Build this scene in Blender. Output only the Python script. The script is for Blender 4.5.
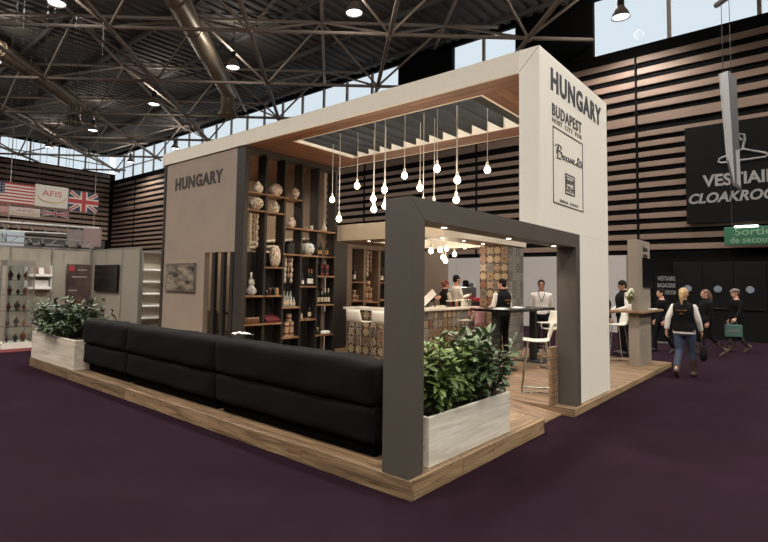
import bpy, bmesh, math, random
import numpy as np
from math import sin, cos, pi, radians, atan2, sqrt, hypot
from mathutils import Vector, Matrix

for o in list(bpy.data.objects):
    bpy.data.objects.remove(o, do_unlink=True)
S = bpy.context.scene
COL = S.collection
random.seed(7)

# ------------------------------------------------------------------ camera
F = 523.7386
YAW, PIT, ROL = map(radians, (42.3231, 3.5744, 1.0643))
CX, CY = 384 - 42.265, 271 - 22.265
fw = Vector((cos(YAW) * cos(PIT), sin(YAW) * cos(PIT), sin(PIT)))
rt = Vector((sin(YAW), -cos(YAW), 0)); up = rt.cross(fw)
rt, up = cos(ROL) * rt + sin(ROL) * up, -sin(ROL) * rt + cos(ROL) * up
CAMP = Vector((-3.5045, -2.4092, 1.72))
cam = bpy.data.cameras.new('camera'); cam.sensor_width = 36; cam.sensor_fit = 'HORIZONTAL'
cam.lens = F / 768 * 36; cam.shift_x = 42.265 / 768; cam.shift_y = -22.265 / 768; cam.clip_end = 300
camo = bpy.data.objects.new('camera', cam); COL.objects.link(camo)
camo.matrix_world = Matrix(((rt.x, up.x, -fw.x, CAMP.x), (rt.y, up.y, -fw.y, CAMP.y), (rt.z, up.z, -fw.z, CAMP.z), (0, 0, 0, 1)))
S.camera = camo

# ------------------------------------------------------------------ world, view
W = bpy.data.worlds.new('world'); S.world = W; W.use_nodes = True
bgn = W.node_tree.nodes['Background']
bgn.inputs[0].default_value = (0.88, 0.95, 1.0, 1); bgn.inputs[1].default_value = 1.15
S.view_settings.view_transform = 'Standard'; S.view_settings.look = 'None'
S.view_settings.exposure = 0.0; S.view_settings.gamma = 1.0
try: S.view_settings.use_curve_mapping = False
except Exception: pass
HALL_W = 2000.0      # watts of one high-bay hall lamp
BULB_W = 9.0        # pendant bulbs
DOWN_W = 16.0        # recessed downlights

def px(u, v, ax, val):
    """photo pixel -> point on the plane axis=val (the wall, floor or front the thing touches)"""
    r = fw + rt * ((u - CX) / F) - up * ((v - CY) / F)
    t = (val - CAMP[ax]) / r[ax]
    return CAMP + r * t

# ------------------------------------------------------------------ helpers
def tag(o, label=None, cat=None, group=None, kind=None):
    if label: o['label'] = label
    if cat: o['category'] = cat
    if group: o['group'] = group
    if kind: o['kind'] = kind
    return o

def empty(name, loc=(0, 0, 0), rz=0, label=None, cat=None, group=None, kind=None, parent=None):
    o = bpy.data.objects.new(name, None); COL.objects.link(o)
    o.location = loc; o.rotation_euler = (0, 0, rz); o.empty_display_size = .1
    if parent is not None: attach(o, parent)
    return tag(o, label, cat, group, kind)

def basis(o):
    return Matrix.LocRotScale(o.location, o.rotation_euler, o.scale)

def wmat(o):
    m = basis(o)
    return wmat(o.parent) @ o.matrix_parent_inverse @ m if o.parent else m

def attach(o, parent, local=False):
    o.parent = parent
    if not local: o.matrix_parent_inverse = wmat(parent).inverted()

def link(name, me, mat, parent=None, local=False, loc=None, rot=None, scale=None):
    o = bpy.data.objects.new(name, me); COL.objects.link(o)
    if mat is not None and len(me.materials) == 0: me.materials.append(mat)
    if loc is not None: o.location = loc
    if rot is not None: o.rotation_euler = rot
    if scale is not None: o.scale = scale
    if parent is not None: attach(o, parent, local)
    return o

def copy_tree(o, parent=None):
    c = o.copy(); COL.objects.link(c); c.parent = parent
    for ch in o.children: copy_tree(ch, c)
    return c

class MB:
    """collects simple shapes into one mesh"""
    def __init__(s): s.v = []; s.f = []; s.m = []; s.cur = 0
    def add(s, vs, fs):
        n = len(s.v); s.v += [tuple(p) for p in vs]
        for f in fs: s.f.append(tuple(i + n for i in f)); s.m.append(s.cur)
        return s
    def box(s, x0, x1, y0, y1, z0, z1, b=0.0):
        x0, x1 = min(x0, x1), max(x0, x1); y0, y1 = min(y0, y1), max(y0, y1); z0, z1 = min(z0, z1), max(z0, z1)
        b = min(b, (x1 - x0) * .45, (y1 - y0) * .45, (z1 - z0) * .45)
        if b <= 0:
            vs = [(x, y, z) for z in (z0, z1) for y in (y0, y1) for x in (x0, x1)]
            return s.add(vs, [(0, 2, 3, 1), (4, 5, 7, 6), (0, 1, 5, 4), (2, 6, 7, 3), (0, 4, 6, 2), (1, 3, 7, 5)])
        vs = []; idx = {}
        for ix, x in enumerate((x0, x1)):
            for iy, y in enumerate((y0, y1)):
                for iz, z in enumerate((z0, z1)):
                    sx, sy, sz = (b if ix == 0 else -b), (b if iy == 0 else -b), (b if iz == 0 else -b)
                    for a in range(3):
                        idx[ix, iy, iz, a] = len(vs)
                        vs.append((x + (0 if a == 0 else sx), y + (0 if a == 1 else sy), z + (0 if a == 2 else sz)))
        fs = []
        for k in (0, 1):
            q = [(0, 0), (1, 0), (1, 1), (0, 1)]
            fs.append([idx[k, a, c, 0] for a, c in (q if k else q[::-1])])
            fs.append([idx[a, k, c, 1] for a, c in (q[::-1] if k else q)])
            fs.append([idx[a, c, k, 2] for a, c in (q if k else q[::-1])])
        for i in (0, 1):
            for j in (0, 1):
                fs.append([idx[0, i, j, 1], idx[1, i, j, 1], idx[1, i, j, 2], idx[0, i, j, 2]])
                fs.append([idx[i, 0, j, 0], idx[i, 1, j, 0], idx[i, 1, j, 2], idx[i, 0, j, 2]])
                fs.append([idx[i, j, 0, 0], idx[i, j, 1, 0], idx[i, j, 1, 1], idx[i, j, 0, 1]])
                for k in (0, 1): fs.append([idx[i, j, k, 0], idx[i, j, k, 1], idx[i, j, k, 2]])
        return s.add(vs, fs)
    def lathe(s, prof, c=(0, 0, 0), n=16, sx=1, sy=1, cap=True):
        """profile [(r, z)] round the z axis"""
        vs = []; fs = []; m = len(prof)
        for r, z in prof:
            for k in range(n):
                a = 2 * pi * k / n; vs.append((c[0] + r * cos(a) * sx, c[1] + r * sin(a) * sy, c[2] + z))
        for i in range(m - 1):
            for k in range(n):
                k2 = (k + 1) % n; fs.append((i * n + k, i * n + k2, (i + 1) * n + k2, (i + 1) * n + k))
        if cap and prof[0][0] > 1e-5: fs.append(tuple(range(n))[::-1])
        if cap and prof[-1][0] > 1e-5: fs.append(tuple(range((m - 1) * n, m * n)))
        return s.add(vs, fs)
    def tube(s, pts, r, n=8, cap=True, round_=False):
        """swept tube; r a number or one radius per point; r may be (ra, rb) pairs"""
        P = [Vector(p) for p in pts]
        R = list(r) if isinstance(r, (list, tuple)) else [r] * len(P)
        if round_:
            a = (P[0] - P[1]).normalized(); b = (P[-1] - P[-2]).normalized()
            r0, r1 = R[0], R[-1]
            P = [P[0] + a * r0 * .98, P[0] + a * r0 * .7] + P + [P[-1] + b * r1 * .7, P[-1] + b * r1 * .98]
            R = [r0 * .2, r0 * .71] + R + [r1 * .71, r1 * .2]
        nrm = None; vs = []; fs = []
        for i, p in enumerate(P):
            d = (P[min(i + 1, len(P) - 1)] - P[max(i - 1, 0)])
            d = d.normalized() if d.length > 1e-9 else Vector((0, 0, 1))
            if nrm is None:
                nrm = Vector((1, 0, 0)) if abs(d.x) < .8 else Vector((0, 1, 0))
            nrm = (nrm - d * nrm.dot(d)).normalized(); bi = d.cross(nrm)
            for k in range(n):
                a = 2 * pi * k / n; vs.append(p + (nrm * cos(a) + bi * sin(a)) * R[i])
        for i in range(len(P) - 1):
            for k in range(n):
                k2 = (k + 1) % n; fs.append((i * n + k, i * n + k2, (i + 1) * n + k2, (i + 1) * n + k))
        if cap:
            fs.append(tuple(range(n))[::-1]); fs.append(tuple(range((len(P) - 1) * n, len(P) * n)))
        return s.add(vs, fs)
    def loft(s, rings, n=16, power=2.0):
        """stack of ellipses (cx, cy, z, rx, ry), closed"""
        vs = []; fs = []
        for cx, cy, z, rx, ry in rings:
            for k in range(n):
                a = 2 * pi * k / n; ca, sa = cos(a), sin(a)
                if power != 2:
                    ca = math.copysign(abs(ca) ** (2 / power), ca); sa = math.copysign(abs(sa) ** (2 / power), sa)
                vs.append((cx + rx * ca, cy + ry * sa, z))
        for i in range(len(rings) - 1):
            for k in range(n):
                k2 = (k + 1) % n; fs.append((i * n + k, i * n + k2, (i + 1) * n + k2, (i + 1) * n + k))
        fs.append(tuple(range(n))[::-1]); fs.append(tuple(range((len(rings) - 1) * n, len(rings) * n)))
        return s.add(vs, fs)
    def ball(s, c, rx, ry=None, rz=None, n=12, m=8, M=None):
        ry = rx if ry is None else ry; rz = rx if rz is None else rz
        vs = []; fs = []
        for i in range(m + 1):
            t = pi * i / m; t = min(max(t, .02), pi - .02)
            for k in range(n):
                a = 2 * pi * k / n; p = Vector((rx * sin(t) * cos(a), ry * sin(t) * sin(a), -rz * cos(t)))
                if M is not None: p = M @ p
                vs.append(p + Vector(c))
        for i in range(m):
            for k in range(n):
                k2 = (k + 1) % n; fs.append((i * n + k, i * n + k2, (i + 1) * n + k2, (i + 1) * n + k))
        fs.append(tuple(range(n))[::-1]); fs.append(tuple(range(m * n, (m + 1) * n)))
        return s.add(vs, fs)
    def xf(s, M):
        s.v = [tuple(M @ Vector(p)) for p in s.v]; return s
    def mesh(s, name, mats=(), smooth=False):
        me = bpy.data.meshes.new(name); me.from_pydata(s.v, [], s.f)
        for m in mats: me.materials.append(m)
        if len(mats) > 1: me.polygons.foreach_set('material_index', s.m)
        if smooth: me.polygons.foreach_set('use_smooth', [True] * len(s.f))
        me.update(); return me
    def obj(s, name, mat, parent=None, local=False, smooth=False, loc=None, rot=None):
        mats = mat if isinstance(mat, (list, tuple)) else [mat]
        me = s.mesh(name, mats, smooth)
        o = link(name, me, None, parent, local, loc, rot)
        if smooth and smooth != 'all':
            try:
                md = o.modifiers.new('es', 'EDGE_SPLIT'); md.split_angle = radians(40)
            except Exception: pass
        return o

_cache = {}
def piece(name, x0, x1, y0, y1, z0, z1, mat, parent=None, b=.003, jit=0.0):
    """one box-shaped piece; alike pieces share their mesh"""
    d = (round(abs(x1 - x0), 4), round(abs(y1 - y0), 4), round(abs(z1 - z0), 4))
    k = (d, mat.name, b, name)
    if k not in _cache:
        m = MB().box(-d[0] / 2, d[0] / 2, -d[1] / 2, d[1] / 2, -d[2] / 2, d[2] / 2, b)
        _cache[k] = m.mesh(name, [mat])
    j = [random.uniform(-jit, jit) for _ in range(3)] if jit else (0, 0, 0)
    return link(name, _cache[k], None, parent, False, ((x0 + x1) / 2 + j[0], (y0 + y1) / 2 + j[1], (z0 + z1) / 2 + j[2]))

# ------------------------------------------------------------------ materials
MATS = {}
def nodes(name):
    m = bpy.data.materials.new(name); m.use_nodes = True; MATS[name] = m
    nt = m.node_tree; return m, nt, nt.nodes['Principled BSDF'], nt.nodes.new, nt.links.new

def col(c):
    """sRGB 0-255 -> linear"""
    f = lambda x: (x / 255 / 12.92) if x <= 10 else ((x / 255 + .055) / 1.055) ** 2.4
    return (f(c[0]), f(c[1]), f(c[2]), 1)

def mat(name, c, rough=.6, metal=0.0, var=.12, scale=5.0, bump=0.0, spec=.5, stretch=(1, 1, 1), rnd=0.0, detail=4):
    m, nt, b, N, L = nodes(name)
    c = col(c); b.inputs['Roughness'].default_value = rough; b.inputs['Metallic'].default_value = metal
    b.inputs['Specular IOR Level'].default_value = spec
    tc = N('ShaderNodeTexCoord'); mp = N('ShaderNodeMapping'); mp.inputs['Scale'].default_value = stretch
    nz = N('ShaderNodeTexNoise'); nz.inputs['Scale'].default_value = scale; nz.inputs['Detail'].default_value = detail
    L(tc.outputs['Object'], mp.inputs[0]); L(mp.outputs[0], nz.inputs['Vector'])
    mx = N('ShaderNodeMix'); mx.data_type = 'RGBA'
    mx.inputs[6].default_value = tuple(min(1, x * (1 + var)) for x in c[:3]) + (1,)
    mx.inputs[7].default_value = tuple(x * (1 - var) for x in c[:3]) + (1,)
    L(nz.outputs['Fac'], mx.inputs[0]); out = mx.outputs[2]
    if rnd:
        oi = N('ShaderNodeObjectInfo'); hs = N('ShaderNodeHueSaturation'); mr = N('ShaderNodeMapRange')
        mr.inputs[3].default_value = 1 - rnd; mr.inputs[4].default_value = 1 + rnd
        L(oi.outputs['Random'], mr.inputs[0]); L(mr.outputs[0], hs.inputs['Value']); L(out, hs.inputs['Color']); out = hs.outputs[0]
    L(out, b.inputs['Base Color'])
    if bump:
        bp = N('ShaderNodeBump'); bp.inputs['Strength'].default_value = bump; bp.inputs['Distance'].default_value = .02
        L(nz.outputs['Fac'], bp.inputs['Height']); L(bp.outputs[0], b.inputs['Normal'])
    return m

def wood(name, light, dark, axis=0, rough=.55, grain=26, rnd=.22, knots=.5):
    m, nt, b, N, L = nodes(name); b.inputs['Roughness'].default_value = rough
    tc = N('ShaderNodeTexCoord'); oi = N('ShaderNodeObjectInfo')
    ad = N('ShaderNodeVectorMath'); ad.operation = 'MULTIPLY_ADD'
    cb = N('ShaderNodeCombineXYZ')
    for i in range(3): L(oi.outputs['Random'], cb.inputs[i])
    ad.inputs[1].default_value = (37, 53, 71)
    L(cb.outputs[0], ad.inputs[0]); L(tc.outputs['Object'], ad.inputs[2])
    mp = N('ShaderNodeMapping'); sc = [grain] * 3; sc[axis] = grain * .055; mp.inputs['Scale'].default_value = sc
    L(ad.outputs[0], mp.inputs[0])
    nz = N('ShaderNodeTexNoise'); nz.inputs['Scale'].default_value = 1; nz.inputs['Detail'].default_value = 6; nz.inputs['Roughness'].default_value = .62
    nz.inputs['Distortion'].default_value = 1.1
    L(mp.outputs[0], nz.inputs['Vector'])
    mp2 = N('ShaderNodeMapping'); sc = [5.0] * 3; sc[axis] = 1.6; mp2.inputs['Scale'].default_value = sc; L(ad.outputs[0], mp2.inputs[0])
    kn = N('ShaderNodeTexVoronoi'); kn.inputs['Scale'].default_value = 1.2; L(mp2.outputs[0], kn.inputs['Vector'])
    kr = N('ShaderNodeMapRange'); kr.inputs[1].default_value = .05; kr.inputs[2].default_value = .17; kr.inputs[3].default_value = knots; kr.inputs[4].default_value = 0
    L(kn.outputs['Distance'], kr.inputs[0])
    cr = N('ShaderNodeValToRGB'); cr.color_ramp.elements[0].position = .36; cr.color_ramp.elements[1].position = .62
    cr.color_ramp.elements[0].color = col(dark); cr.color_ramp.elements[1].color = col(light)
    L(nz.outputs['Fac'], cr.inputs[0])
    mp3 = N('ShaderNodeMapping'); sc = [grain * 1.3] * 3; sc[axis] = grain * .03; mp3.inputs['Scale'].default_value = sc; L(ad.outputs[0], mp3.inputs[0])
    ck = N('ShaderNodeTexNoise'); ck.inputs['Scale'].default_value = 1; ck.inputs['Detail'].default_value = 3; L(mp3.outputs[0], ck.inputs['Vector'])
    ckr = N('ShaderNodeMapRange'); ckr.inputs[1].default_value = .60; ckr.inputs[2].default_value = .68; ckr.inputs[3].default_value = 0; ckr.inputs[4].default_value = knots; L(ck.outputs['Fac'], ckr.inputs[0])
    mxk = N('ShaderNodeMath'); mxk.operation = 'MAXIMUM'; L(kr.outputs[0], mxk.inputs[0]); L(ckr.outputs[0], mxk.inputs[1])
    mx = N('ShaderNodeMix'); mx.data_type = 'RGBA'; mx.inputs[7].default_value = tuple(x * .35 for x in col(dark)[:3]) + (1,)
    L(mxk.outputs[0], mx.inputs[0]); L(cr.outputs[0], mx.inputs[6])
    hs = N('ShaderNodeHueSaturation'); mr = N('ShaderNodeMapRange'); mr.inputs[3].default_value = 1 - rnd; mr.inputs[4].default_value = 1 + rnd
    L(oi.outputs['Random'], mr.inputs[0]); L(mr.outputs[0], hs.inputs['Value']); L(mx.outputs[2], hs.inputs['Color']); L(hs.outputs[0], b.inputs['Base Color'])
    bp = N('ShaderNodeBump'); bp.inputs['Strength'].default_value = .25; bp.inputs['Distance'].default_value = .006
    L(nz.outputs['Fac'], bp.inputs['Height']); L(bp.outputs[0], b.inputs['Normal'])
    return m

def emit(name, c, strength):
    m, nt, b, N, L = nodes(name)
    b.inputs['Base Color'].default_value = col(c); b.inputs['Emission Color'].default_value = col(c)
    b.inputs['Emission Strength'].default_value = strength
    nz = N('ShaderNodeTexNoise'); nz.inputs['Scale'].default_value = 2
    mr = N('ShaderNodeMapRange'); mr.inputs[3].default_value = strength * .97; mr.inputs[4].default_value = strength * 1.03
    L(nz.outputs['Fac'], mr.inputs[0]); L(mr.outputs[0], b.inputs['Emission Strength'])
    return m

def glass(name, tint=(235, 240, 240), gloss=.12, rough=.03):
    m, nt, b, N, L = nodes(name); nt.nodes.remove(b)
    out = nt.nodes['Material Output']
    t = N('ShaderNodeBsdfTransparent'); t.inputs[0].default_value = col(tint)
    g = N('ShaderNodeBsdfGlossy'); g.inputs['Roughness'].default_value = rough
    fr = N('ShaderNodeFresnel'); fr.inputs[0].default_value = 1.45
    mr = N('ShaderNodeMapRange'); mr.inputs[3].default_value = gloss * .3; mr.inputs[4].default_value = min(1, gloss * 6)
    L(fr.outputs[0], mr.inputs[0])
    mx = N('ShaderNodeMixShader'); L(mr.outputs[0], mx.inputs[0]); L(t.outputs[0], mx.inputs[1]); L(g.outputs[0], mx.inputs[2])
    L(mx.outputs[0], out.inputs[0]); return m

def tile(name, cols, stops, n=8, amp=.22, kind='flower', ph=0.0):
    """encaustic tile: bands of colour in a flower or diamond, centred on the tile (object x, z)"""
    m, nt, b, N, L = nodes(name); b.inputs['Roughness'].default_value = .4
    tc = N('ShaderNodeTexCoord'); sp = N('ShaderNodeSeparateXYZ'); L(tc.outputs['Object'], sp.inputs[0])
    def M(op, a, c=None):
        q = N('ShaderNodeMath'); q.operation = op
        for i, v in enumerate((a, c)):
            if v is None: continue
            if isinstance(v, (int, float)): q.inputs[i].default_value = v
            else: L(v, q.inputs[i])
        return q.outputs[0]
    x = M('MULTIPLY', sp.outputs[0], 10.0); z = M('MULTIPLY', sp.outputs[2], 10.0)
    if kind == 'diamond':
        d = M('ADD', M('ABSOLUTE', x), M('ABSOLUTE', z)); d = M('MULTIPLY', d, .5)
        d2 = M('MULTIPLY', M('COSINE', M('MULTIPLY', M('SUBTRACT', M('ABSOLUTE', x), M('ABSOLUTE', z)), 7.0)), .06); f = M('ADD', d, d2)
    else:
        r = M('SQRT', M('ADD', M('MULTIPLY', x, x), M('MULTIPLY', z, z)))
        th = M('ARCTAN2', z, x); f = M('MULTIPLY', r, M('ADD', 1.0, M('MULTIPLY', M('COSINE', M('ADD', M('MULTIPLY', th, float(n)), ph)), amp)))
    cr = N('ShaderNodeValToRGB'); cr.color_ramp.interpolation = 'CONSTANT'
    e = cr.color_ramp.elements; e[0].position = 0; e[0].color = col(cols[0]); e[1].position = stops[0]; e[1].color = col(cols[1])
    for s_, c_ in zip(stops[1:], cols[2:]):
        k = e.new(s_); k.color = col(c_)
    L(f, cr.inputs[0])
    nz = N('ShaderNodeTexNoise'); nz.inputs['Scale'].default_value = 40; L(tc.outputs['Object'], nz.inputs['Vector'])
    mr = N('ShaderNodeMapRange'); mr.inputs[3].default_value = .65; mr.inputs[4].default_value = 1.2; L(nz.outputs['Fac'], mr.inputs[0])
    hs = N('ShaderNodeHueSaturation'); L(mr.outputs[0], hs.inputs['Value']); L(cr.outputs[0], hs.inputs['Color']); L(hs.outputs[0], b.inputs['Base Color'])
    return m

m_carpet = mat('carpet_purple', (39, 27, 34), .97, var=.22, scale=1.3, bump=.1, spec=.0, detail=8)
m_white = mat('white_panel', (232, 226, 213), .6, var=.03, scale=18, bump=.03)
m_whiteedge = mat('white_fascia', (222, 212, 196), .6, var=.04, scale=10, bump=.03)
m_portal = mat('dark_grey_laminate', (82, 76, 69), .5, var=.04, scale=30, bump=.02)
m_shelf = mat('shelf_dark_brown', (50, 44, 40), .55, var=.06, scale=12)
m_fin = mat('fin_black_brown', (32, 28, 26), .55, var=.06, scale=12)
m_concrete = mat('brown_plaster', (150, 133, 119), .7, var=.14, scale=1.6, bump=.06, detail=8)
m_plaster2 = mat('beige_plaster', (132, 116, 102), .7, var=.1, scale=2.2, detail=6)
m_concrete2 = mat('kiosk_concrete', (140, 128, 114), .7, var=.2, scale=3.5, bump=.05, stretch=(1, 1, .35), detail=8)
m_black = mat('matte_black', (22, 21, 21), .6, var=.1)
m_blackp = mat('gloss_black', (14, 14, 15), .25, var=.1)
m_sofa = mat('sofa_black_velvet', (18, 16, 16), .92, var=.5, scale=3.0, bump=.3, spec=.12, detail=7)
m_sofa_base = mat('sofa_base_black', (8, 8, 8), .9, var=.1, spec=.05)
m_letter = mat('letter_dark_grey', (38, 40, 44), .7, var=.05)
m_letter2 = mat('letter_black_brown', (46, 41, 39), .5, var=.05)
m_silver = mat('brushed_metal', (170, 168, 165), .3, 1.0, var=.06, scale=20)
m_chrome = mat('chrome', (205, 203, 200), .14, 1.0, var=.03)
m_steel = mat('roof_steel', (138, 126, 114), .6, .2, var=.15, scale=2)
m_deckroof = mat('roof_sheet', (82, 78, 74), .8, var=.2, scale=.4)
m_duct = mat('duct_galvanised', (140, 126, 104), .45, .6, var=.15, scale=1.5)
m_wallblack = mat('wall_black', (8, 8, 8), .85, var=.2, scale=.8, spec=.1)
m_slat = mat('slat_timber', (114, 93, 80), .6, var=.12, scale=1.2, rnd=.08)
m_slat_d = mat('slat_timber_lightened', (132, 108, 92), .6, var=.12, scale=1.2, rnd=.08)  # same slat timber, colour lightened in place of lamp light on the far wall
m_greywall = mat('grey_wall', (164, 158, 154), .7, var=.04, scale=1)
m_door = mat('door_black', (10, 10, 11), .6, var=.2, scale=1, spec=.15)
wd_y = wood('reclaimed_oak_y', (152, 124, 94), (92, 70, 50), 1)
wd_x = wood('reclaimed_oak_x', (152, 124, 94), (92, 70, 50), 0)
wd_light = wood('pale_oak_x', (168, 141, 106), (116, 92, 66), 0, rnd=.1)
sof_y = wood('soffit_wood_y', (130, 86, 58), (84, 52, 34), 1, rnd=.12, knots=.35)
sof_x = wood('soffit_wood_x', (130, 86, 58), (84, 52, 34), 0, rnd=.12, knots=.35)
shelf_wood = wood('shelf_oak', (156, 118, 84), (96, 66, 44), 0, rnd=.12)
wwash_x = wood('whitewashed_wood_x', (226, 220, 205), (196, 188, 170), 0, grain=14, rnd=.04, knots=.25)
wwash_y = wood('whitewashed_wood_y', (226, 214, 196), (196, 182, 162), 1, grain=14, rnd=.04, knots=.25)
m_plast_w = mat('white_plastic', (224, 220, 208), .35, var=.03)
m_counter = mat('counter_white', (226, 220, 208), .3, var=.04, scale=8)
m_glassclear = glass('clear_glass')
m_window = glass('window_glass', (235, 238, 240), .003)
m_bulb = emit('bulb_glow', (255, 236, 205), 9.0)
m_down = emit('downlight_glow', (255, 240, 214), 14.0)
m_lampglow = emit('highbay_glow', (236, 240, 246), 6.0)
m_tube = emit('exit_tube_glow', (235, 255, 240), 3.0)
m_cable = mat('cable_white', (205, 200, 192), .6)
m_soil = mat('soil', (40, 30, 24), .95, var=.3, scale=30)
m_paper = mat('paper_white', (228, 226, 220), .7, var=.03)
# ================================================================== THE HALL
XW, YW = 18.2, 47.0
X0, Y0, ZR = -22.0, -20.0, 13.4
def roof_z(y): return ZR - .004 + (.09 if .29 < (y - Y0) % .5 < .43 else 0)
floor = MB().box(X0, XW + .4, Y0, YW + .4, -.1, 0).obj('floor', m_carpet); tag(floor, 'dark purple carpet covering the hall floor', kind='structure')

# roof sheet with ribs along x
rb = MB(); yy = Y0
prof = []
while yy < YW + .4:
    prof += [(yy, ZR), (yy + .22, ZR), (yy + .27, ZR + .09), (yy + .45, ZR + .09)]; yy += .5
vs = []; fs = []
for i, (y, z) in enumerate(prof): vs += [(X0, y, z), (XW + .4, y, z)]
for i in range(len(prof) - 1): fs.append((2 * i, 2 * i + 1, 2 * i + 3, 2 * i + 2))
rb.add(vs, fs); rb.box(X0, XW + .4, Y0, YW + .4, ZR + .15, ZR + .25)
ceiling = rb.obj('ceiling', m_deckroof); tag(ceiling, 'dark ribbed metal roof of the exhibition hall', kind='structure')
# purlins
for k in range(9):
    x = -8 + k * 3.2
    piece('purlin', x - .05, x + .05, -8, YW, ZR - .2, ZR - .01, m_deckroof, ceiling, b=0)

# space frame, turned 43 degrees
ANG = radians(43.3); A = Vector((cos(ANG), sin(ANG), 0)); Bv = Vector((-sin(ANG), cos(ANG), 0))
PIT_ = 5.46; A0, B0 = 15.70, 9.51; ZL, ZU = 11.4, 13.2
frame = empty('ceiling_frame', (5, 15, 11.4), label='brown-grey steel space frame under the hall roof', kind='structure')
RX0, RX1, RY0, RY1 = -9.0, 17.9, -9.0, 46.5
def clip(p, d):
    lo, hi = -1e9, 1e9
    for o_, dd, a, b in ((p.x, d.x, RX0, RX1), (p.y, d.y, RY0, RY1)):
        t1, t2 = (a - o_) / dd, (b - o_) / dd; lo = max(lo, min(t1, t2)); hi = min(hi, max(t1, t2))
    return lo, hi
def chord(p, d, z, r):
    lo, hi = clip(p, d)
    if hi - lo < 2: return
    a, b = p + d * lo, p + d * hi; ln = (b - a).length
    MB().tube([(0, 0, 0), (ln, 0, 0)], r, 8).obj('chord', m_steel, frame, loc=(a.x, a.y, z), rot=(0, 0, atan2(d.y, d.x)))
nodes_lo = []
for i in range(-4, 8):
    chord(A * (A0 + i * PIT_), Bv, ZL, .08); chord(A * (A0 + (i + .5) * PIT_), Bv, ZU, .08)
    chord(Bv * (B0 + i * PIT_), A, ZL, .095); chord(Bv * (B0 + (i + .5) * PIT_), A, ZU, .08)
strut_me = None; nst = 0
hd = PIT_ / 2; L3 = sqrt(2 * hd * hd + (ZU - ZL) ** 2)
strut_me = MB().tube([(0, 0, 0), (0, 0, L3)], .055, 6).mesh('strut', [m_steel])
ball_me = MB().ball((0, 0, 0), .17, n=10, m=6).mesh('node', [m_steel], True)
for i in range(-5, 9):
    for j in range(-8, 8):
        p = A * (A0 + i * PIT_) + Bv * (B0 + j * PIT_)
        if not (RX0 + 1 < p.x < RX1 - .3 and RY0 + 1 < p.y < RY1 - .5): continue
        link('node', ball_me, None, frame, False, (p.x, p.y, ZL))
        for sa in (-1, 1):
            for sb in (-1, 1):
                q = p + A * sa * hd + Bv * sb * hd
                if not (RX0 < q.x < RX1 and RY0 < q.y < RY1) or nst >= 290: continue
                d = Vector((q.x - p.x, q.y - p.y, ZU - ZL)).normalized(); nst += 1
                link('strut', strut_me, None, frame, False, (p.x, p.y, ZL), d.to_track_quat('Z', 'Y').to_euler())

# air ducts
def duct(a, b, r, z, label):
    a = Vector((a[0], a[1], z)); b = Vector((b[0], b[1], z)); d = (b - a).normalized()
    e = empty('air_duct', a, label=label, cat='duct', group='air ducts under the roof')
    MB().tube([a, b], r, 20).obj('pipe', m_duct, e, smooth=True); pipe_ = e.children[-1]
    n = int((b - a).length / 2.4)
    for k in range(1, n + 1):
        p = a + d * (k * 2.4); MB().tube([p - d * .04, p + d * .04], r + .03, 20).obj('joint_ring', m_duct, pipe_)
    q = b - d * r
    MB().lathe([(r * .95, 0), (r * .95, -1.0), (r * 1.35, -1.25), (r * 1.35, -1.35)], (q.x, q.y, z), 20).obj('outlet', m_duct, e, smooth=True)
    for s in (.25, .55, .85):
        p = a + (b - a) * s; MB().tube([(p.x, p.y, z + r), (p.x, p.y, roof_z(p.y))], .02, 6).obj('hanger_rod', m_steel, e)
duct((2.82, 12.0), (13.85, 22.35), .40, 12.3, 'large galvanised air duct running to the roof edge above the white canopy')
duct((-1.96, 20.7), (8.84, 31.1), .40, 12.3, 'galvanised air duct in the far left roof corner')

# right-hand long wall (x = XW): black backing, timber slats, clerestory glass
wall_r = MB().box(XW + .12, XW + .3, Y0, YW, 0, 10.45).box(XW + .05, XW + .3, Y0, YW, 10.4, 10.85).box(XW + .12, XW + .3, Y0, YW, 13.2, ZR + .1)
CL = [(13.6, 10.4), (7.2, 4.0)]            # closed bays of the window band
for a, b in CL: wall_r.box(XW + .02, XW + .3, b, a, 10.85, 13.2)
wall_r.box(XW + .02, XW + .3, Y0, -9, 10.85, 13.2)
wall_right = wall_r.obj('wall_right', m_wallblack); tag(wall_right, 'tall black hall wall clad in horizontal timber slats', kind='structure')
slz = [(10.29 - .455 * k, .235) for k in range(5)] + [(7.97, .34)] + [(7.42 - .385 * k, .20) for k in range(12)]
joints = [-17.5, -10.85, -4.2, 2.5, 9.1, 15.8, 22.4, 29.1, 35.7, 42.4, 46.8]
for a, b in zip(joints[:-1], joints[1:]):
    for z, h in slz:
        if b < -6 and z < 7: continue
        piece('slat', XW + .04, XW + .10, a + .04, b - .04, z - h / 2, z + h / 2, m_slat, wall_right, b=.008)
    piece('slat_post', XW - .0, XW + .11, b - .035, b + .035, 3.0, 10.4, m_wallblack, wall_right, b=0)
# windows of the band
nw = 0
def wwin(axis, lo, hi, z0, z1, step, at):
    global nw
    n = max(1, round((hi - lo) / step)); w = (hi - lo) / n
    for k in range(n):
        nw += 1; a, b = lo + k * w, lo + (k + 1) * w
        e = empty('window_%d' % nw, ((at, a, z0) if axis == 'y' else (a, at, z0)), kind='structure', label='tall clerestory window under the roof')
        def bx(name, p0, p1, q0, q1, t0, t1, m):
            if axis == 'y': piece(name, at + t0, at + t1, p0, p1, q0, q1, m, e, b=0)
            else: piece(name, p0, p1, at + t0, at + t1, q0, q1, m, e, b=0)
        bx('pane', a + .06, b - .06, z0 + .05, z1 - .05, .16, .17, m_window)
        bx('mullion', a - .06, a + .06, z0, z1, .1, .22, m_steel)
        if at > 20 or lo > 5: bx('transom', a + .06, b - .06, z0 + (z1 - z0) * .42, z0 + (z1 - z0) * .42 + .07, .1, .22, m_steel)
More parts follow.
